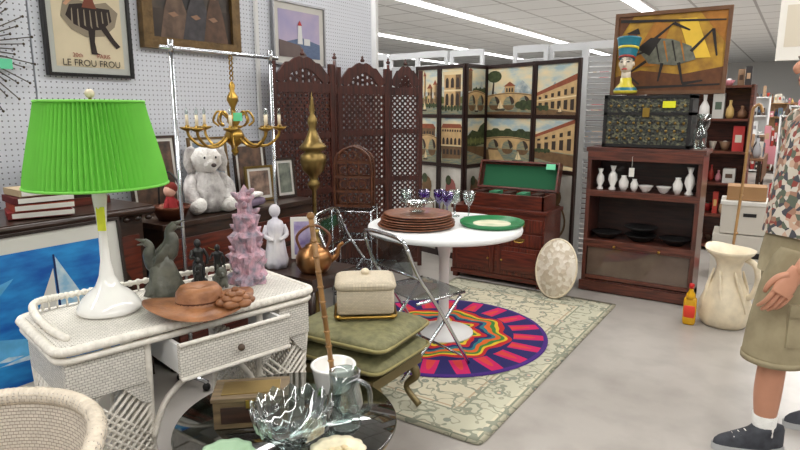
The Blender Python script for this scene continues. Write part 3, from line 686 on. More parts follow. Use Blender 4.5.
st=M('soapstone_green',(104,104,92),.4,c2=(58,60,52),vs=12,bump=.5,bs=30)
g=MB('stone_bird_sculpture')
g.lathe([(0,0),(.07,0),(.072,.03),(.06,.07),(.05,.12),(.035,.17),(0,.19)],(0,0,0),st,24,mod=lambda a,r,z:(r*(1+.16*math.sin(3*a+z*30)+.10*math.sin(7*a+z*60)),z))
for (bx,by,bz,s,fl) in((.025,0,.16,1,1),(-.035,.0,.12,.85,-1)):
    g.tube(cr([(bx-fl*.03*s,by,bz-.03),(bx,by,bz+.02*s),(bx+fl*.015*s,by,bz+.07*s),(bx+fl*.01*s,by,bz+.11*s),(bx+fl*.035*s,by,bz+.135*s)],5),[.02*s,.038*s,.03*s,.018*s,.018*s],st,10)
    g.tube(cr([(bx+fl*.03*s,by,bz+.135*s),(bx+fl*.07*s,by,bz+.15*s)],2),[.012*s,.002],st,8)
    g.tube(cr([(bx+fl*.03*s,by,bz+.125*s),(bx+fl*.065*s,by,bz+.12*s)],2),[.009*s,.002],st,8)
    for q in(-1,1): g.tube(cr([(bx,by+q*.03*s,bz+.06*s),(bx-fl*.03*s,by+q*.036*s,bz+.01*s),(bx-fl*.07*s,by+q*.02*s,bz-.05*s)],4),[.008,.024*s,.004],st,8,sy=.4)
g.done((-2.14,1.46,.741),(0,0,60))
dk_st=M('dark_bronze',(54,54,52),.4,.4,var=.3,bump=.3,bs=30)
def figurine(x,y,z,s=1,rz=0,mat=dk_st):
    g=MB('bronze_figurine'); g.T=Matrix.Scale(s,4)
    g.lathe([(0,0),(.034,0),(.034,.012),(.026,.018)],(0,0,0),mat,16)
    for q in(-1,1): g.tube(cr([(.005*q,.012*q,.015),(.008*q,.012*q,.05),(0,.008*q,.09)],3),[.009,.012,.016],mat,8)
    g.tube(cr([(0,0,.08),(.004,0,.11),(0,0,.14),(0,0,.155)],4),[.02,.018,.024,.01],mat,10); g.ball((0,0,.172),.016,mat,(1,.9,1.15),10)
    g.tube(cr([(0,-.022,.145),(.012,-.036,.115),(.032,-.026,.12)],3),.007,mat,6); g.tube(cr([(0,.022,.145),(.006,.038,.11),(.01,.032,.08)],3),.007,mat,6)
    g.T=Matrix(); g.done((x,y,z),(0,0,rz))
figurine(-2.165,1.655,.7415,1.05,-20); figurine(-2.08,1.585,.7415,.75,10); figurine(-2.145,1.745,.7415,.85,-60); figurine(-2.12,1.865,.7415,1.0,-30,M('aged_ivory',(150,140,122),.5))
g=MB('seated_stone_animal'); g.ball((0,0,.035),.04,st,(1.1,.8,.85)); g.ball((.035,0,.075),.024,st); g.tube([(.05,0,.073),(.07,0,.066)],[.012,.007],st,8)
for q in(-1,1): g.ball((.028,q*.015,.098),.009,st,(.6,.6,1.3),8); g.tube([(.03,q*.018,.04),(.035,q*.018,.005)],.008,st,6)
g.done((-2.035,1.665,.7415),(0,0,-30))
pk=M('carved_rose_stone',(206,160,172),.35,c2=(132,128,140),vs=26,bump=1,bs=50)
g=MB('carved_stone_vase'); prof=[(0,0),(.078,0),(.083,.03),(.066,.05),(.072,.10),(.08,.13),(.06,.145),(.062,.185),(.072,.215),(.048,.235),(.05,.27),(.056,.30),(.033,.315),(.028,.36),(.038,.38),(.018,.41),(0,.44)]
g.lathe(prof,(0,0,0),pk,28,mod=lambda a,r,z:(r*(1+.12*math.sin(5*a+z*55)+.09*math.sin(11*a-z*90)),z),smooth=False)
for i in range(22):
    a=i*2.4; z=.02+.018*i; r=.07-.0022*i; d=Vector((math.cos(a),math.sin(a),.7)).normalized(); p0=Vector((r*.8*math.cos(a),r*.8*math.sin(a),z))
    g.tube([p0,p0+d*.03,p0+d*.045],[.014,.012,.002],pk,6)
g.done((-2.00,1.79,.741))

# ---------------------------------------------------------------- wicker chair (foreground)
wn=wicker('natural_wicker',(214,203,187),(138,120,104),30,'v'); wns=M('natural_rattan',(210,197,177),.5,var=.12,vs=30)
g=MB('wicker_armchair')
def shell(r0,z0,z1,a0,a1,mat):
    n=24;vs=[];fs=[]
    for i in range(n+1):
        a=math.radians(a0+(a1-a0)*i/n); 
        k=math.sin(pi*i/n)
        for j in range(7):
            z=z0+(z1-.12*(1-k)**1.8-z0)*j/6; rr=r0+.05*(j/6)**2
            vs.append((rr*math.cos(a),rr*math.sin(a),z))
    for i in range(n):
        for j in range(6): fs.append((i*7+j,(i+1)*7+j,(i+1)*7+j+1,i*7+j+1))
    g.add(vs,fs,mat,True)
    return [vs[i*7+6] for i in range(n+1)]
top=shell(.27,.22,.62,-20,200,wn); shell(.255,.22,.61,-20,200,wn)
g.tube(top,.026,wn,12)
for i in range(0,len(top)-1):
    for k in range(3):
        p=Vector(top[i]).lerp(Vector(top[i+1]),k/3); g.ball(p,.028,wns,(1,1,1),7)
g.lathe([(0,.33),(.25,.33),(.27,.35),(.25,.38),(0,.385)],(0,0,0),wn,32,caps=False)
g.lathe([(.27,.2),(.25,.33)],(0,0,0),wn,32,caps=False)
for a in(45,135,225,315): x=.23*math.cos(math.radians(a)); y=.23*math.sin(math.radians(a)); g.tube([(x,y,.33),(x*1.08,y*1.08,.016)],.016,wns,8)
g.done((-1.745,.555,0),(0,0,20))

# ---------------------------------------------------------------- glass coffee table and its goods
g=MB('glass_coffee_table'); smoke=thin('smoked_glass_top',(130,138,132),.5,.4)
g.lathe([(0,.405),(.385,.405),(.39,.41),(.385,.418),(0,.418)],(0,0,0),smoke,64,caps=False)
g.tube([(.37*math.cos(2*pi*i/48),.37*math.sin(2*pi*i/48),.39) for i in range(48)],.009,brass_old,8,cyc=True)
for i in range(4):
    a=pi/4+i*pi/2; g.tube(cr([(.36*math.cos(a),.36*math.sin(a),.39),(.28*math.cos(a),.28*math.sin(a),.2),(.34*math.cos(a),.34*math.sin(a),.013)],5),.013,brass_old,8)
g.lathe([(0,.15),(.28,.15),(.28,.165),(0,.165)],(0,0,0),dwood,32,caps=False)
g.done((-1.42,1.42,0)); ZG=.4195
g=MB('wooden_box'); ob_=wood('aged_oak',(118,98,68),(84,68,46),'x',.5)
g.box((0,0,.05),(.25,.145,.10),ob_); g.box((0,0,.107),(.262,.157,.014),ob_); g.box((0,-.074,.05),(.2,.004,.06),dwood); g.box((0,-.078,.09),(.03,.006,.03),brass); g.box((0,0,.1155),(.2,.1,.004),brass_old)
g.done((-1.53,1.36,ZG),(0,0,42),bevel=.003)
flute=lambda a,r,z:(r*(1+.03*math.sin(14*a)),z+.01*(z/.17)*math.sin(14*a) if z>.1 else z)
g=MB('glass_punch_bowl'); g.lathe([(.06,0),(.065,.01),(.03,.03),(.07,.06),(.115,.10),(.13,.17),(.124,.17),(.108,.105),(.06,.07),(0,.06)],(0,0,0),clear,56,mod=flute); g.done((-1.25,1.27,ZG))
g=MB('glass_pitcher'); g.lathe([(.05,0),(.055,.005),(.05,.03),(.065,.09),(.05,.15),(.055,.2),(.05,.2),(.045,.15),(.058,.09),(.0,.02)],(0,0,0),clear,32); g.tube(cr([(.05,0,.18),(.10,0,.17),(.105,0,.1),(.06,0,.06)],5),.008,clear,8); g.done((-1.22,1.50,ZG))
g=MB('shell_dish'); g.lathe([(0,.0),(.03,0),(.075,.03),(.085,.04),(.07,.035),(0,.012)],(0,0,0),M('mother_of_pearl',(226,214,184),.25,var=.15,vs=20),60,mod=lambda a,r,z:(r*(1+.08*abs(math.sin(6*a))),z),caps=False)
for i in range(14): a=i*.9; g.ball((.04*math.cos(a)*(.4+.6*(i%3)/2),.04*math.sin(a)*(.4+.6*(i%2)),.03),.013,M('dish_shell%d'%i,(214+i,200,160),.3),(1,1,.6),8)
g.done((-1.10,1.31,ZG))
g=MB('green_glass_dish'); g.lathe([(0,0),(.04,0),(.08,.02),(.085,.03),(.075,.024),(0,.01)],(0,0,0),M('jade_glass',(186,218,182),.2,trans=.3),48,mod=lambda a,r,z:(r*(1+.05*math.sin(10*a)),z),caps=False); g.done((-1.39,1.12,ZG))
g=MB('white_planter'); g.lathe([(0,0),(.062,0),(.07,.01),(.084,.09),(.09,.10),(.084,.105),(.076,.1),(.06,.02),(0,.015)],(0,0,0),ceramic,36,caps=False); g.done((-1.435,1.695,ZG))
bam=M('bamboo',(170,128,74),.4,c2=(110,76,40),vs=8)
g=MB('bamboo_cane'); A=Vector((0,0,0)); B=Vector((-.06,-.04,.66))
g.tube([A,B],.010,bam,8)
for i in range(11): p=A.lerp(B,(i+.4)/11); g.ball(p,.0135,bam,(1,1,.6),8)
g.ball(B,.015,bam)
g.done((-1.44,1.70,ZG+.029))

# upholstered bench with cushions
ol=M('olive_brocade',(132,128,90),.7,c2=(108,106,74),vs=24,bump=.3,bs=60); gl=M('bench_frame_gilt',(116,102,68),.45,.5)
g=MB('upholstered_bench')
g.box((0,0,.255),(.50,.42,.05),gl)
for sx in(-1,1):
    for sy in(-1,1): g.tube(cr([(sx*.20,sy*.16,.25),(sx*.25,sy*.16,.18),(sx*.19,sy*.16,.10),(sx*.27,sy*.16,.019)],5),[.026,.022,.015,.018],gl,8)
g.done((-1.74,2.24,.011))
for z,dx in((.345,0),(.448,.01)):
    g=MB('green_cushion'); hi=z>.4; g.pillow((0,0,0),(.58-.02*hi,.48,.10),ol,.75,.28,48,16)
    g.tube([(p[0],p[1],0) for p in rrect(.285-.01*hi,.238,.05,0)],.008,M('cushion_piping%d'%int(z*100),(150,140,90),.6),6,cyc=True)
    g.done((-1.73+dx,2.24,z),(0,0,4 if hi else 0))
g=MB('lidded_box'); wv=wicker('woven_cream',(222,208,182),(176,160,132),40,'v'); wvh=wicker('woven_cream_lid',(222,208,182),(176,160,132),40,'h')
g.pillow((0,0,.085),(.28,.22,.13),wv,.2,.15,48,10); g.pillow((0,0,.165),(.30,.24,.075),wvh,.8,.2,48,10); g.ball((0,0,.212),.022,cream,(1,1,.8))
g.tube(rrect(.148,.118,.03,.015),.008,brass,6,cyc=True)
for sx in(-1,1):
    for sy in(-1,1): g.ball((sx*.13,sy*.1,.012),.014,brass)
g.done((-1.73,2.30,.5),(0,0,38))

# side table with brass kettle and basket
g=MB('side_table'); g.box((0,0,.59),(.46,.38,.025),dwood); g.box((0,0,.55),(.42,.34,.05),dwood)
for sx in(-1,1):
    for sy in(-1,1): g.lathe([(.018,0),(.012,.05),(.02,.2),(.014,.35),(.02,.54)],(sx*.19,sy*.15,0),dwood,12)
g.done((-2.30,2.48,.011))
g=MB('brass_kettle'); kb=M('aged_brass_copper',(156,112,72),.32,1,var=.2,vs=8)
g.lathe([(0,0),(.07,0),(.078,.008),(.098,.045),(.10,.085),(.08,.125),(.045,.145),(.046,.152),(.02,.165),(.006,.17),(.014,.185),(0,.195)],(0,0,0),kb,32)
g.tube(cr([(.085,0,.06),(.125,0,.09),(.14,0,.14),(.165,0,.16)],5),[.02,.015,.011,.009],kb,10)
g.tube(cr([(-.07,0,.125),(-.09,0,.20),(-.03,0,.255),(.03,0,.255),(.09,0,.20),(.07,0,.125)],6),.008,hs_:=M('kettle_handle_wood',(104,62,40),.45),8)
g.done((-2.18,2.43,.615),(0,0,40))
g=MB('white_draped_figure'); dr_=M('white_plaster',(226,222,222),.7,c2=(196,192,204),vs=8,bump=.4,bs=30)
g.lathe([(0,0),(.06,0),(.065,.04),(.05,.12),(.042,.19),(.05,.235),(.04,.265),(.016,.28),(.014,.295)],(0,0,0),dr_,32,mod=lambda a,r,z:(r*(1+.12*math.sin(7*a+z*9)*(1 if z<.22 else .3)),z)); g.ball((0,0,.325),.032,dr_,(1,.9,1.2))
for s in(-1,1): g.tube(cr([(s*.045,0,.24),(s*.06,-.02,.19),(s*.02,-.05,.165)],4),[.016,.014,.01],dr_,8)
g.done((-2.43,2.39,.615),(0,0,50))
g=MB('framed_card'); g.box((0,0,.13),(.15,.012,.25),paper); g.rect(-.055,.03,.055,.23,-.007,M('card_lilac',(128,112,168),.6,c2=(196,186,214),vs=14)); g.box((0,.03,.05),(.02,.05,.09),paper); g.done((-2.41,2.60,.619),(0,0,40))
vase([(.03,0),(.035,.01),(.02,.03),(.045,.09),(.03,.14),(.016,.17),(.028,.2)],-2.30,2.58,.6155,brass_old,'brass_vase',24)

# dresser by the wall
g=MB('dark_dresser'); g.box((0,0,.45),(1.2,.44,.80),dwood); g.box((0,0,.865),(1.25,.48,.03),dwood); 
for x in(-.56,.56):
    for y in(-.18,.18): g.box((x,y,.025),(.05,.05,.05),dwood)
for z in(.7,.48,.24):
    for x in(-.29,.29): g.box((x,-.226,z),(.54,.012,.17 if z>.6 else .2),mahog); g.tube(cr([(x-.04,-.235,z),(x,-.255,z-.02),(x+.04,-.235,z)],4),.004,brass_old,6)
g.done((-3.08,2.58,0),(0,0,90),bevel=.003); ZD=.882
def sframe(x,y,w_,h,fm,pm_,rz=80,z=ZD):
    g=MB('small_picture_frame'); fw=.016
    for s in(-1,1): g.box((s*(w_/2-fw/2),0,h/2),(fw,.018,h),fm)
    for zz in(fw/2,h-fw/2): g.box((0,0,zz),(w_-2*fw,.018,fw),fm)
    g.box((0,.004,h/2),(w_-2*fw,.008,h-2*fw),paper); g.rect(-w_/2+.035,.035,w_/2-.035,h-.035,-.002,pm_); g.done((x,y,z+.002),(-6,0,rz))
ph=[M('photo_%d'%i,a_,.5,c2=b_,vs=14) for i,(a_,b_) in enumerate((((150,156,140),(90,96,90)),((180,150,130),(90,76,70)),((120,90,70),(60,50,46)),((90,110,130),(170,180,186))))]
sframe(-3.02,3.10,.17,.28,dwood,ph[0]); sframe(-3.05,2.88,.22,.24,brass_old,ph[1]); sframe(-3.20,2.95,.26,.40,dwood,ph[2]); sframe(-3.22,2.62,.30,.44,gold_f,ph[3],88); sframe(-3.24,2.22,.34,.46,dwood,ph[2],90)
g=MB('copper_basket'); cop=M('aged_copper',(96,52,34),.4,.7)
g.lathe([(0,0),(.07,0),(.1,.06),(.11,.08),(.1,.08),(.07,.02),(0,.01)],(0,0,0),cop,28,caps=False); g.tube(cr([(-.105,0,.08),(-.09,0,.2),(0,0,.27),(.09,0,.2),(.105,0,.08)],6),.006,blackm,6)
g.T=Matrix.Translation((0,0,.013)); rd=M('doll_dress_red',(150,36,40),.8)
g.lathe([(0,0),(.05,0),(.045,.04),(.03,.10),(.02,.12)],(0,0,0),rd,16); g.ball((0,0,.15),.035,M('doll_face',(220,170,150),.7)); g.ball((0,.01,.165),.036,M('doll_hair',(120,40,30),.9)); 
for s in(-1,1): g.tube([(0,s*.02,.1),(.03,s*.06,.05)],.012,rd,6)
g.T=Matrix(); g.done((-2.96,2.10,ZD))
fur=M('white_plush_fur',(222,218,214),.98,c2=(168,162,160),vs=18,bump=1.0,bs=90); furl=M('pale_plush_fur',(236,232,226),.98,bump=1.0,bs=90,var=.08,vs=20)
shag=lambda a,rr,z:(rr*(1+.07*math.sin(17*a+z*60)+.06*math.sin(29*a-z*90)),z)
g=MB('plush_animal')
g.lathe([(0,0),(.095,.0),(.125,.06),(.12,.14),(.09,.22),(.055,.26),(0,.28)],(0,0,0),fur,44,mod=shag,caps=False)
g.T=Matrix.Translation((.02,0,.31)); g.lathe([(0,-.085),(.05,-.07),(.084,-.02),(.088,.025),(.06,.07),(0,.092)],(0,0,0),furl,44,mod=shag,caps=False)
g.tube([(.04,0,-.015),(.10,0,-.03)],[.05,.032],furl,14); g.ball((.13,0,-.02),.014,M('plush_nose',(70,56,54),.6),(.8,1.2,.9),8)
for s in(-1,1):
    g.ball((.078,s*.033,.022),.008,blackm,seg=8)
    g.tube(cr([(-.01,s*.06,.05),(-.015,s*.09,.06),(-.005,s*.105,-.01),(.0,s*.095,-.07)],4),[.02,.028,.034,.02],fur,10,sy=.5)
g.T=Matrix()
for s in(-1,1):
    g.tube(cr([(.01,s*.08,.21),(.06,s*.12,.15),(.10,s*.10,.07)],4),[.036,.040,.034],fur,12)
    g.tube(cr([(.02,s*.07,.045),(.10,s*.10,.04),(.155,s*.10,.055)],4),[.05,.045,.038],furl,12); g.ball((.165,s*.10,.062),.04,furl,(.6,1,1.1),10)
g.done((-3.02,2.40,ZD+.004),(0,0,-18))
g=MB('folded_scarf'); vio=M('violet_scarf',(120,104,124),.9,var=.3,vs=14)
g.pillow((0,0,.03),(.16,.24,.06),vio,.6,.4,24,10); g.pillow((0,.01,.075),(.14,.2,.035),furl,.6,.4,24,10); g.done((-2.95,2.66,ZD),(0,0,10))
# garment rack
g=MB('garment_rack')
for y in(-.34,.34):
    g.tube([(0,y,.06),(0,y,1.80)],.011,chrome,10); g.tube([(-.12,y,.05),(.12,y,.05)],.012,chrome,8); g.tube([(0,y,1.78),(0,y,1.84)],.015,chrome,10)
    for x in(-.11,.11): g.ball((x,y,.022),.022,blackm)
g.tube([(0,-.40,1.80),(0,.40,1.80)],.011,chrome,10)
g.tube([(0,-.34,.12),(0,.34,.12)],.01,chrome,8)
g.done((-2.66,2.29,0))
g=MB('brass_chandelier'); bc=brass
g.lathe([(0,-.02),(.012,-.01),(.022,.01),(.012,.03),(.04,.055),(.058,.09),(.042,.125),(.018,.145),(.035,.17),(.036,.19),(.015,.21),(.012,.25),(.032,.29),(.03,.31),(.012,.34),(.018,.37),(.008,.39),(0,.395)],(0,0,0),bc,24)
for i in range(8):
    a=2*pi*i/8; c_,s_=math.cos(a),math.sin(a)
    P=cr([(.02*c_,.02*s_,.12),(.09*c_,.09*s_,.05),(.18*c_,.18*s_,.04),(.24*c_,.24*s_,.09),(.25*c_,.25*s_,.13)],5)
    g.tube(P,.008,bc,7)
    g.tube(cr([(.03*c_,.03*s_,.19),(.08*c_,.08*s_,.23),(.11*c_,.11*s_,.18),(.08*c_,.08*s_,.15)],5),.006,bc,6)
    g.lathe([(.004,.12),(.037,.135),(.040,.145),(.012,.14),(.012,.155)],(.25*c_,.25*s_,0),bc,16)
    g.lathe([(.009,.15),(.009,.21),(0,.212)],(.25*c_,.25*s_,0),cream,10); g.lathe([(.006,.21),(.010,.225),(.006,.24),(0,.255)],(.25*c_,.25*s_,0),clear,8)
for k in range(5):
    g.ring(0,.41+.027*k,.015,.010,-.003,.003,bc,10)
g.T=Matrix.Rotation(math.radians(50),4,'Z'); g.box((.02,-.08,.20),(.05,.002,.045),M('tag_mint',(110,220,160),.6)); g.T=Matrix()
g.done((-2.66,2.33,1.26))
g=MB('brass_finial_stand')
g.lathe([(0,0),(.13,0),(.13,.02),(.06,.05),(.02,.09),(.014,.2),(.014,.6),(.03,.63),(.014,.66),(.014,.96),(.035,.99),(.045,1.01),(.028,1.03),(.03,1.06),(.07,1.10),(.088,1.16),(.085,1.20),(.05,1.225),(.088,1.24),(.09,1.26),(.06,1.29),(.035,1.34),(.022,1.38),(.032,1.41),(.03,1.44),(.014,1.47),(.02,1.50),(.006,1.58),(0,1.62)],(0,0,0),brass_old,32); g.done((-2.70,3.03,0))
g=MB('chrome_etagere')
for sx in(-1,1):
    for sy in(-1,1): g.tube([(sx*.15,sy*.11,0),(sx*.15,sy*.11,.76)],.008,chrome,8)
for z in(.1,.32,.54,.755):
    g.box((0,0,z),(.3,.22,.008),lucite)
    for s in(-1,1): g.tube([(-.15,s*.11,z-.008),(.15,s*.11,z-.008)],.006,chrome,6); g.tube([(s*.15,-.11,z-.008),(s*.15,.11,z-.008)],.006,chrome,6)
g.done((-2.80,3.60,0),(0,0,25))
g=MB('wooden_bottle_rack'); rk=wood('rack_wood',(98,56,32),(66,36,22),'z')
for sx in(-1,1):
    g.tube(cr([(sx*.14,-.05,.009),(sx*.14,-.05,.34),(sx*.09,-.05,.43),(0,-.05,.47)],5),.009,rk,8); g.tube(cr([(sx*.14,.05,.009),(sx*.14,.05,.34),(sx*.09,.05,.43),(0,.05,.47)],5),.009,rk,8)
for z in(.02,.13,.24,.35):
    for y in(-.05,.05): g.box((0,y,z),(.28,.012,.018),rk)
    g.box((0,0,z-.005),(.28,.1,.006),rk)
    for x in(-.07,0,.07): g.ring(x,z+.055,.034,.026,-.06,-.045,rk,12)
for x in(-.047,.047): g.box((x,-.05,.2),(.01,.01,.38),rk)
g.done((-2.80,3.60,.760),(0,0,25))

# sideboard + leaning print at left
g=MB('carved_sideboard'); g.box((0,0,.5),(1.3,.42,.92),dwood); g.box((0,-.01,.985),(1.38,.50,.035),dwood); g.tube([(-.69,-.255,.98),(.69,-.255,.98)],.02,dwood,8)
for i in range(22): g.ball((-.66+.063*i,-.25,.94),.022,dwood,(1,.6,.7),8)
for x in(-.43,0,.43): g.box((x,-.215,.5),(.38,.014,.7),mahog); g.ring(x,.5,.14,.12,-.235,-.22,dwood,20,1.6)
for x in(-.6,.6): g.box((x,0,.02),(.07,.38,.04),dwood)
g.done((-3.10,1.22,0),(0,0,90))
g=MB('red_book_stack'); 
for i,cc in enumerate(((120,30,28),(150,60,40),(90,24,26),(170,150,120))): g.box((.01*(i%2),0,.02+.034*i),(.26-.01*i,.2,.03),M('book_cover%d'%i,cc,.6),(0,0,5*i)); g.box((.012,.0,.02+.034*i),(.252-.01*i,.204,.022),paper,(0,0,5*i))
g.done((-2.99,1.40,1.0045),(0,0,70))
g=MB('mantel_clock'); g.box((0,0,.02),(.34,.14,.04),mahog); g.box((0,0,.11),(.26,.12,.16),dwood); g.extr(ell(0,.17,.13,.13,20,0,pi),-.06,.06,dwood)
g.lathe([(0,0),(.075,0),(.08,.008),(.07,.012)],(0,-.06,.17),brass,28,E=Euler((pi/2,0,0)).to_matrix()); g.poly(ell(0,.17,.066,.066,24),-.074,ceramic); g.box((0,-.076,.19),(.006,.002,.05),blackm); g.box((.018,-.076,.17),(.036,.002,.006),blackm)
for s in(-1,1): g.tube([(s*.14,-.04,.04),(s*.14,-.04,.19)],.012,mahog,10)
g.done((-3.18,1.66,1.0045),(0,0,80))
g=MB('table_mirror'); g.ring(0,.22,.2,.165,-.015,.015,dwood,32,1.05); g.poly(ell(0,.22,.17,.178,32),0,M('mirror_glass',(190,195,198),.05,1)); g.box((0,0,.012),(.3,.12,.024),dwood); g.box((-.19,0,.12),(.03,.03,.22),dwood); g.box((.19,0,.12),(.03,.03,.22),dwood); g.done((-3.20,1.05,1.0045),(0,0,80)) 
def art_b(g,a,b):
    y=-.003; B1=M('print_deep_blue',(14,90,178),.5,c2=(44,150,220),vs=5,st=(1,1,3)); fo=M('print_foam',(216,230,238),.5,c2=(150,196,226),vs=24); nv=M('print_navy',(22,46,104),.5,var=.3,vs=20); lb=M('print_light_blue',(96,176,226),.5,var=.2,vs=16)
    g.rect(-a,-b+.24,a,b,y,B1)
    g.poly([(-a,.02),(-.1,.06),(.15,.0),(a,.08),(a,-.02),(.1,-.08),(-.2,-.02),(-a,-.06)],y-.0006,lb)
    for k in range(6): x=-.36+.13*k; z=-.10+.03*(k%3); g.poly([(x,z),(x+.05,z+.012),(x+.11,z),(x+.05,z-.008)],y-.0012,fo)
    # racing sailboat: hull, mainsail, jib, wake
    g.poly([(.03,.02),(.34,.0),(.30,-.045),(.08,-.04)],y-.0018,nv); g.poly([(.19,.025),(.20,.36),(.36,.03)],y-.002,fo); g.poly([(.18,.03),(.185,.31),(.05,.04)],y-.002,paper); g.poly([(.186,.01),(.194,.01),(.198,.37),(.190,.37)],y-.0024,nv)
    g.poly([(.08,-.04),(.30,-.045),(.40,-.03),(.22,-.075),(-.10,-.06)],y-.0022,fo); g.poly([(-.3,.1),(-.12,.26),(.02,.3),(-.08,.2)],y-.0015,lb)
framed('leaning_framed_print',1.05,.98,.014,M('thin_black_frame',(50,40,36),.4),paper,(-2.715,1.13,.493),rot=(-5,0,90),depth=.02,matw=.07,matc=paper,art=art_b)

# ---------------------------------------------------------------- right side
g=MB('ceramic_floor_jug')
def lip(a,r,z):
    if z>.49: k=(z-.49)/.06; sp=max(0,math.cos(a-pi*.75))**6; return (r*(1+.22*sp*k),z+.02*sp*k)
    return (r*(1+(.06*math.sin(4*a+z*9) if z>.02 else 0)),z)
g.lathe([(.13,0),(.15,.02),(.165,.08),(.155,.17),(.12,.27),(.085,.36),(.078,.42),(.10,.48),(.145,.52),(.16,.545),(.152,.545),(.09,.485),(.065,.42),(.0,.36)],(0,0,0),cream,44,mod=lip)
g.tube(cr([(.10,-.02,.49),(.16,-.05,.46),(.185,-.06,.36),(.16,-.05,.25),(.115,-.03,.22)],6),[.022,.02,.02,.022],cream,10)
for i in range(6):
    a=i*pi/3; g.tube(cr([(.09*math.cos(a),.09*math.sin(a),.40),(.125*math.cos(a+.3),.125*math.sin(a+.3),.27),(.158*math.cos(a+.5),.158*math.sin(a+.5),.12)],4),[.006,.014,.006],cream,7)
g.done((-.325,4.66,0))
g=MB('oil_bottle'); oil_y=M('yellow_oil',(226,170,30),.2,trans=.2)
g.pillow((0,0,.10),(.085,.06,.2),oil_y,.25,.5,24,10); g.lathe([(.035,.19),(.03,.22),(.014,.25),(.013,.27)],(0,0,0),oil_y,16); g.lathe([(.017,.265),(.017,.295),(.012,.30),(0,.30)],(0,0,0),red,16); g.pillow((0,-.003,.10),(.08,.06,.09),M('bottle_label',(214,60,40),.5),.15,.5,24,6); g.done((-.53,4.52,0))
g=MB('walking_cane'); g.tube(cr([(0,0,.01),(.01,0,.5),(.03,0,1.0),(.04,0,1.45),(.055,0,1.52),(.085,0,1.53),(.105,0,1.48)],5),.010,lwood,8)
for z in(.3,.62,.9,1.2): g.ball((.01+.02*z,0,z),.014,lwood,(1,1,.7),8)
g.done((-.34,4.92,0),(2,0,0))
g=MB('cardboard_boxes'); wb=M('white_carton',(206,200,188),.7); br_=M('brown_carton',(160,122,82),.7)
g.box((0,0,.21),(.5,.4,.42),wb); g.box((0.02,0,.56),(.44,.36,.26),wb); g.box((.02,0,.70),(.46,.38,.03),paper); g.box((.1,-.202,.25),(.1,.004,.05),blackm); g.box((.02,-.182,.60),(.1,.004,.03),blackm); g.box((-.02,0,.78),(.3,.26,.12),br_); g.box((-.1,-.202,.14),(.18,.004,.1),M('box_label_red',(180,50,44),.6))
g.done((-.33,6.1,0),(0,0,4))
pal=[M('goods_%d'%i,c_,.55) for i,c_ in enumerate([(168,56,46),(84,98,118),(208,200,184),(120,84,58),(84,100,84),(190,158,96),(222,222,220),(84,62,48),(196,128,136),(150,150,152),(50,46,46),(176,144,114),(186,52,50),(214,208,196),(228,226,222),(150,120,92),(198,196,190)])]
def goods(g,x0,x1,y0,y1,z,hmax,step=.14,rnd=R):
    x=x0
    while x<x1-.05:
        w_=rnd.uniform(.05,step); y=rnd.uniform(y0,y1); h=rnd.uniform(.35,1)*hmax; m_=rnd.choice(pal); t=rnd.random()
        cx=x+w_/2
        if t<.5: g.box((cx,y,z+h/2),(w_*.88,min(.15,w_),h),m_); g.box((cx,y-min(.15,w_)/2-.001,z+h*.5),(w_*.5,.002,h*.3),rnd.choice(pal))
        elif t<.78: r=w_*.42; g.lathe([(r*.6,0),(r,h*.2),(r*.9,h*.5),(r*.3,h*.75),(r*.4,h),(0,h)],(cx,y,z),m_,12)
        else: r=w_*.42; g.lathe([(0,0),(r*.5,0),(r,h*.35),(r*.95,h*.36),(0,h*.1)],(cx,y,z),m_,14); g.ball((cx,y,z+h*.3),r*.5,rnd.choice(pal),seg=8)
        x+=w_+.004
def shelf_unit(x,y,w_,h,n,rz=0,mat=None,d=.35):
    mat=mat or bwood; g=MB('display_shelf')
    for s in(-1,1): g.box((s*w_/2,0,h/2),(.03,d,h),mat)
    g.box((0,d/2,h/2),(w_,.015,h),mat)
    for i in range(n+1):
        z=.05+(h-.07)*i/n; g.box((0,0,z),(w_,d,.025),mat)
        goods(g,-w_/2+.04,w_/2-.04,-d/2+.09,d/2-.1,z+.0125,(h/n*.85) if i<n else .28)
    g.done((x,y,0),(0,0,rz))
def goods_table(x,y,w_,d,rz=0,col=None):
    g=MB('display_table'); m_=col or R.choice(pal)
    g.box((0,0,.73),(w_,d,.04),m_)
    for sx in(-1,1):
        for sy in(-1,1): g.box((sx*(w_/2-.05),sy*(d/2-.05),.355),(.05,.05,.71),dwood)
    g.box((0,-d/2+.002,.55),(w_*.98,.01,.33),m_); g.box((0,0,.2),(w_-.12,d-.12,.02),dwood)
    for yy in(-.36,-.12,.12,.36): goods(g,-w_/2+.05,w_/2-.05,yy*d-.03,yy*d+.03,.75,.45)
    goods(g,-w_/2+.05,w_/2-.1,-.1,.1,.21,.3)
    g.done((x,y,0),(0,0,rz))
shelf_unit(-.95,7.3,1.0,1.75,5); shelf_unit(-1.0,9.2,1.2,1.7,4,90,white); shelf_unit(-2.6,8.4,1.6,1.9,4)
goods_table(-.85,11.6,1.5,.8,90,pal[3]); goods_table(1.2,12.2,1.8,.9,0,pal[11]); goods_table(.2,15,1.8,.8,0,pal[8]); goods_table(1.7,9.6,1.2,.8,80,pal[3]); goods_table(.30,10.6,.9,.6,0,pal[12]); goods_table(.62,8.7,.7,.5,0,pal[2])
shelf_unit(.6,18,1.8,1.6,4,0,white); shelf_unit(2.9,16,1.6,1.7,4,0,lwood); shelf_unit(-1.6,17,1.8,1.8,4,0,white); shelf_unit(3.2,11.5,1.6,1.6,4,-30,lwood); shelf_unit(1.3,13.6,1.0,1.6,5,0,white); shelf_unit(.1,13.4,.9,1.4,4,0,white); shelf_unit(2.6,8.3,1.0,1.6,4,-60,white); shelf_unit(1.2,7.4,.9,1.5,4,-70,white)
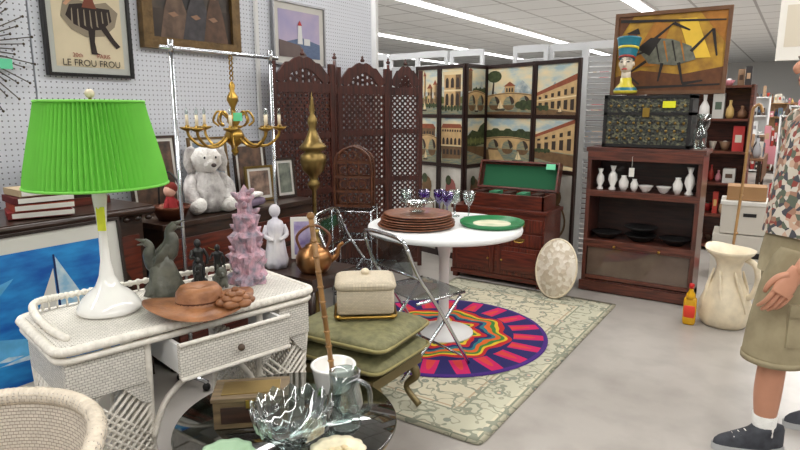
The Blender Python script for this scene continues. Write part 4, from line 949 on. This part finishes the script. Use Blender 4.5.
shelf_unit(-1.4,22,2.4,1.7,4,0,lwood); shelf_unit(2,24,2.6,1.6,4,0,white); goods_table(3.4,20,2,.9,0,pal[0]); shelf_unit(-4.6,12,2,1.9,4,0,bwood)
goods_table(.9,20,1.6,.8,0,pal[5])
g=MB('cardboard_boxes'); g.box((0,0,.16),(.42,.34,.32),br_); g.box((.03,0,.45),(.36,.3,.26),pal[12]); g.done((-.1,9.0,0),(0,0,-8))
g=MB('booth_partition'); g.box((0,0,1.1),(.08,6,2.2),white); g.done((-2.0,12,0))
g=MB('booth_partition'); g.box((0,0,1.1),(4,.08,2.2),wallw); g.done((-4.2,10,0))
g=MB('hanging_sign'); g.box((0,0,.33),(.72,.03,.66),M('sign_cream',(226,222,212),.5)); g.box((0,-.017,.33),(.6,.004,.4),M('sign_face',(206,196,176),.5))
for s in(-1,1): g.tube([(s*.3,0,.66),(s*.3,0,1.92)],.003,blackm,5)
g.done((.06,7.3,1.98))

# ---------------------------------------------------------------- man standing at the right
def skin_mesh(name,V_,E_,Rr,mat,parent,sub=2,root=0):
    me=bpy.data.meshes.new(name); me.from_pydata(V_,E_,[]); me.materials.append(mat)
    ob=bpy.data.objects.new(name,me); sc.collection.objects.link(ob); ob.parent=parent
    md=ob.modifiers.new('Skin','SKIN'); md.use_smooth_shade=True
    if not me.skin_vertices: me.skin_vertices.new()
    for i,r in enumerate(Rr):
        me.skin_vertices[0].data[i].radius=r if isinstance(r,tuple) else (r,r)
    me.skin_vertices[0].data[root].use_root=True
    s_=ob.modifiers.new('Sub','SUBSURF'); s_.levels=sub; s_.render_levels=sub
    return ob
man=bpy.data.objects.new('standing_man',None); sc.collection.objects.link(man)
man.location=(0.030,3.085,0); man.rotation_euler=(0,0,math.radians(208))
skinm=M('skin_tan',(196,140,112),.5,var=.06,vs=10)
V_=[(-.05,0,.98),(-.06,0,1.12),(-.07,0,1.30),(-.07,0,1.44),(-.07,0,1.53),(-.05,0,1.58),
    (-.01,.10,.90),(.09,.11,.50),(.10,.11,.26),(.095,.11,.09),
    (-.07,-.10,.90),(-.14,-.12,.50),(-.26,-.13,.26),(-.32,-.13,.09),
    (-.07,.12,1.44),(-.07,.19,1.43),(-.08,.245,1.14),(.10,.265,.90),(.125,.265,.85),
    (-.07,-.12,1.44),(-.07,-.19,1.43),(-.20,-.245,1.15),(-.16,-.26,.91),(-.15,-.26,.86)]
E_=[(0,1),(1,2),(2,3),(3,4),(4,5),(0,6),(6,7),(7,8),(8,9),(0,10),(10,11),(11,12),(12,13),(3,14),(14,15),(15,16),(16,17),(17,18),(3,19),(19,20),(20,21),(21,22),(22,23)]
Rr=[.12,.12,.12,.085,.055,.055,.085,.058,.060,.038,.085,.058,.060,.038,.062,.055,.044,.030,.030,.062,.055,.044,.030,.030]
skin_mesh('body',V_,E_,Rr,skinm,man)
def hand(s,x,z,ang):
    g=MB('hand'); 
    g.T=Matrix.Translation((x,s*.264,z))@Matrix.Rotation(math.radians(ang),4,'Y')
    g.tube(cr([(0,0,.02),(.004,0,-.03),(.008,0,-.07),(.01,0,-.105)],4),[.030,.037,.043,.039],skinm,14,sy=.42,up=(1,0,0))
    for i,(x_,L_,r) in enumerate(((.036,.078,.0088),(.014,.088,.0092),(-.009,.080,.0088),(-.029,.062,.0078))):
        b=s*-1
        P=[(x_,0,-.085),(x_+.001,b*.004,-.115),(x_+.002,b*.014,-.115-L_*.42),(x_,b*.032,-.115-L_*.70),(x_-.002,b*.050,-.115-L_*.86)]
        g.tube(cr(P,4),[r*1.1,r*1.12,r,r*.95,r*.75],skinm,10); g.ball((x_-.002,b*.050,-.115-L_*.86),r*.76,skinm,seg=8)
    P=[(.022,0,-.02),(.048,s*-.008,-.045),(.058,s*-.018,-.085),(.054,s*-.026,-.115)]
    g.tube(cr(P,4),[.016,.0135,.0115,.0085],skinm,10); g.ball(P[-1],.0087,skinm,seg=8)
    g.T=Matrix(); g.done(parent=man)
hand(1,.128,.862,-24); hand(-1,-.148,.86,-4)
g=MB('head'); hx,hz=-.015,1.68
g.ball((hx-.02,0,hz+.015),.1,skinm,(1.0,.78,1.12),24); g.ball((hx+.015,0,hz-.055),.066,skinm,(1.0,.86,1.05),20)
g.tube(cr([(hx+.075,0,hz+.02),(hx+.098,0,hz-.01),(hx+.088,0,hz-.03)],4),[.008,.016,.012],skinm,8)
lipm=M('lips',(170,96,86),.5)
g.tube(cr([(hx+.066,-.022,hz-.062),(hx+.08,0,hz-.058),(hx+.066,.022,hz-.062)],4),.006,lipm,6)
for s in(-1,1):
    g.ball((hx+.066,s*.031,hz+.008),.0125,ceramic,seg=10); g.ball((hx+.077,s*.031,hz+.008),.0055,blackm,seg=8)
    g.tube(cr([(hx+.08,s*.012,hz+.03),(hx+.08,s*.03,hz+.036),(hx+.062,s*.05,hz+.028)],4),.004,M('brow%d'%s,(120,112,104),.8),6)
    g.ball((hx-.025,s*.078,hz-.005),.028,skinm,(.6,.3,1.1),10)
hair=M('grey_hair',(150,144,136),.9,var=.2,vs=50,bump=.6,bs=120)
g.ball((hx-.032,0,hz+.035),.104,hair,(1.0,.82,1.02),24)
g.tube([(-.05,0,1.50),(hx-.03,0,hz-.03)],[.056,.052],skinm,14)
g.done(parent=man)
aloha=multi('floral_shirt',[(210,202,188),(146,70,60),(96,104,88),(200,166,142),(74,74,80),(206,196,180),(164,124,102)],42,.8)
g=MB('shirt')
def loft(g,rings,mat,n=32,caps=False):
    vs=[]
    for (cx,cy,cz,rx,ry) in rings:
        for i in range(n): a=2*pi*i/n; vs.append((cx+rx*math.cos(a),cy+ry*math.sin(a),cz+.006*math.sin(3*a)))
    fs=[(j*n+i,j*n+(i+1)%n,(j+1)*n+(i+1)%n,(j+1)*n+i) for j in range(len(rings)-1) for i in range(n)]
    if caps: fs+= [tuple(range(n)),tuple((len(rings)-1)*n+i for i in range(n))]
    g.add(vs,fs,mat,True)
loft(g,[(-.045,0,.97,.165,.205),(-.05,0,1.04,.165,.20),(-.055,0,1.12,.165,.195),(-.065,0,1.25,.155,.20),(-.07,0,1.36,.14,.205),(-.07,0,1.44,.12,.205),(-.07,0,1.495,.09,.14),(-.065,0,1.52,.068,.075)],aloha)
for s in(-1,1):
    P=cr([(-.07,s*.13,1.455),(-.07,s*.20,1.42),(-.078-(.03 if s<0 else 0),s*.235,1.30),(-.085-(.06 if s<0 else 0),s*.25,1.17)],5)
    g.tube(P,[.07,.078,.078,.08],aloha,20)
g.done(parent=man)
kh=M('khaki_cotton',(160,148,118),.85,c2=(138,126,98),vs=9,bump=.5,bs=14)
g=MB('cargo_shorts')
loft(g,[(-.03,0,.80,.155,.185),(-.035,0,.88,.155,.19),(-.045,0,.97,.15,.185),(-.05,0,1.0,.145,.18)],kh,caps=True)
for s,(kx,hx2) in((1,(.075,.095)),(-1,(-.11,-.17))):
    P=cr([(-.02 if s>0 else -.05,s*.085,.88),(.03 if s>0 else -.07,s*.10,.75),(kx,s*.11,.58),(hx2,s*.115,.44)],6)
    g.tube(P,[.13,.135,.128,.125],kh,24,up=(1,0,0))
    g.tube([(hx2,s*.115,.435),(hx2,s*.115,.46)],.1275,kh,24,up=(1,0,0))
    g.box((kx-.03,s*(.11+.122),.62),(.15,.02,.17),kh); g.box((kx-.03,s*(.11+.13),.695),(.155,.018,.05),kh)
g.done(parent=man)
sock=M('white_sock',(226,224,218),.9,bump=.5,bs=90); shoe=M('charcoal_sneaker',(66,68,74),.7,c2=(46,48,54),vs=20); sole=M('shoe_sole',(150,150,148),.6)
for s,ax in((1,.095),(-1,-.325)):
    g=MB('sneaker'); y=s*.115
    g.tube([(ax,y*.96,.045),(ax,y*.95,.10),(ax+.003,y*.95,.175)],[.044,.045,.051],sock,16)
    n=24
    def outline(k,z,grow=0):
        o=[]
        for i in range(n):
            a=2*pi*i/n; cx=math.cos(a); sy_=math.sin(a)
            w_=(.05 if cx>0 else .038)+grow; l_=(.215 if cx>0 else .085)+grow
            o.append((ax+cx*l_*k,y+sy_*w_*(abs(sy_)**-.25 if abs(sy_)>.01 else 1),z))
        return o
    vs=outline(1,.001,.004)+outline(1,.028,.004)
    g.add(vs,[tuple(range(n)),tuple(range(n,2*n))]+[(i,(i+1)%n,n+(i+1)%n,n+i) for i in range(n)],sole,True)
    lv=[]
    for (z,kf,kb,kw) in((.024,1,1,1),(.045,.985,1.0,.98),(.062,.90,1,.92),(.08,.66,1,.84),(.098,.38,1,.86),(.116,.24,.92,.88),(.12,.2,.8,.8)):
        for i in range(n):
            a=2*pi*i/n; cx=math.cos(a); sy_=math.sin(a)
            lv.append((ax+(cx*.215*kf if cx>0 else cx*.085*kb),y+sy_*(.05 if cx>0 else .04)*kw,z+(.004*(1-cx))))
    g.add(lv,[(j*n+i,j*n+(i+1)%n,(j+1)*n+(i+1)%n,(j+1)*n+i) for j in range(6) for i in range(n)]+[tuple(6*n+i for i in range(n))],shoe,True)
    for q in range(4): xx=ax+.055+.027*q; g.tube(cr([(xx,y-.025,.094-.008*q),(xx,y,.106-.009*q),(xx,y+.025,.094-.008*q)],3),.0035,paper,5)
    g.done(parent=man)

# ---------------------------------------------------------------- camera
cam=bpy.data.cameras.new('camera'); cam.lens=27; cam.sensor_width=36; cam.clip_end=200
co=bpy.data.objects.new('camera',cam); sc.collection.objects.link(co)
co.location=(0,0,1.5); co.rotation_euler=(math.radians(90-10.9),0,math.radians(33.5)); sc.camera=co
sc.view_settings.view_transform='Standard'
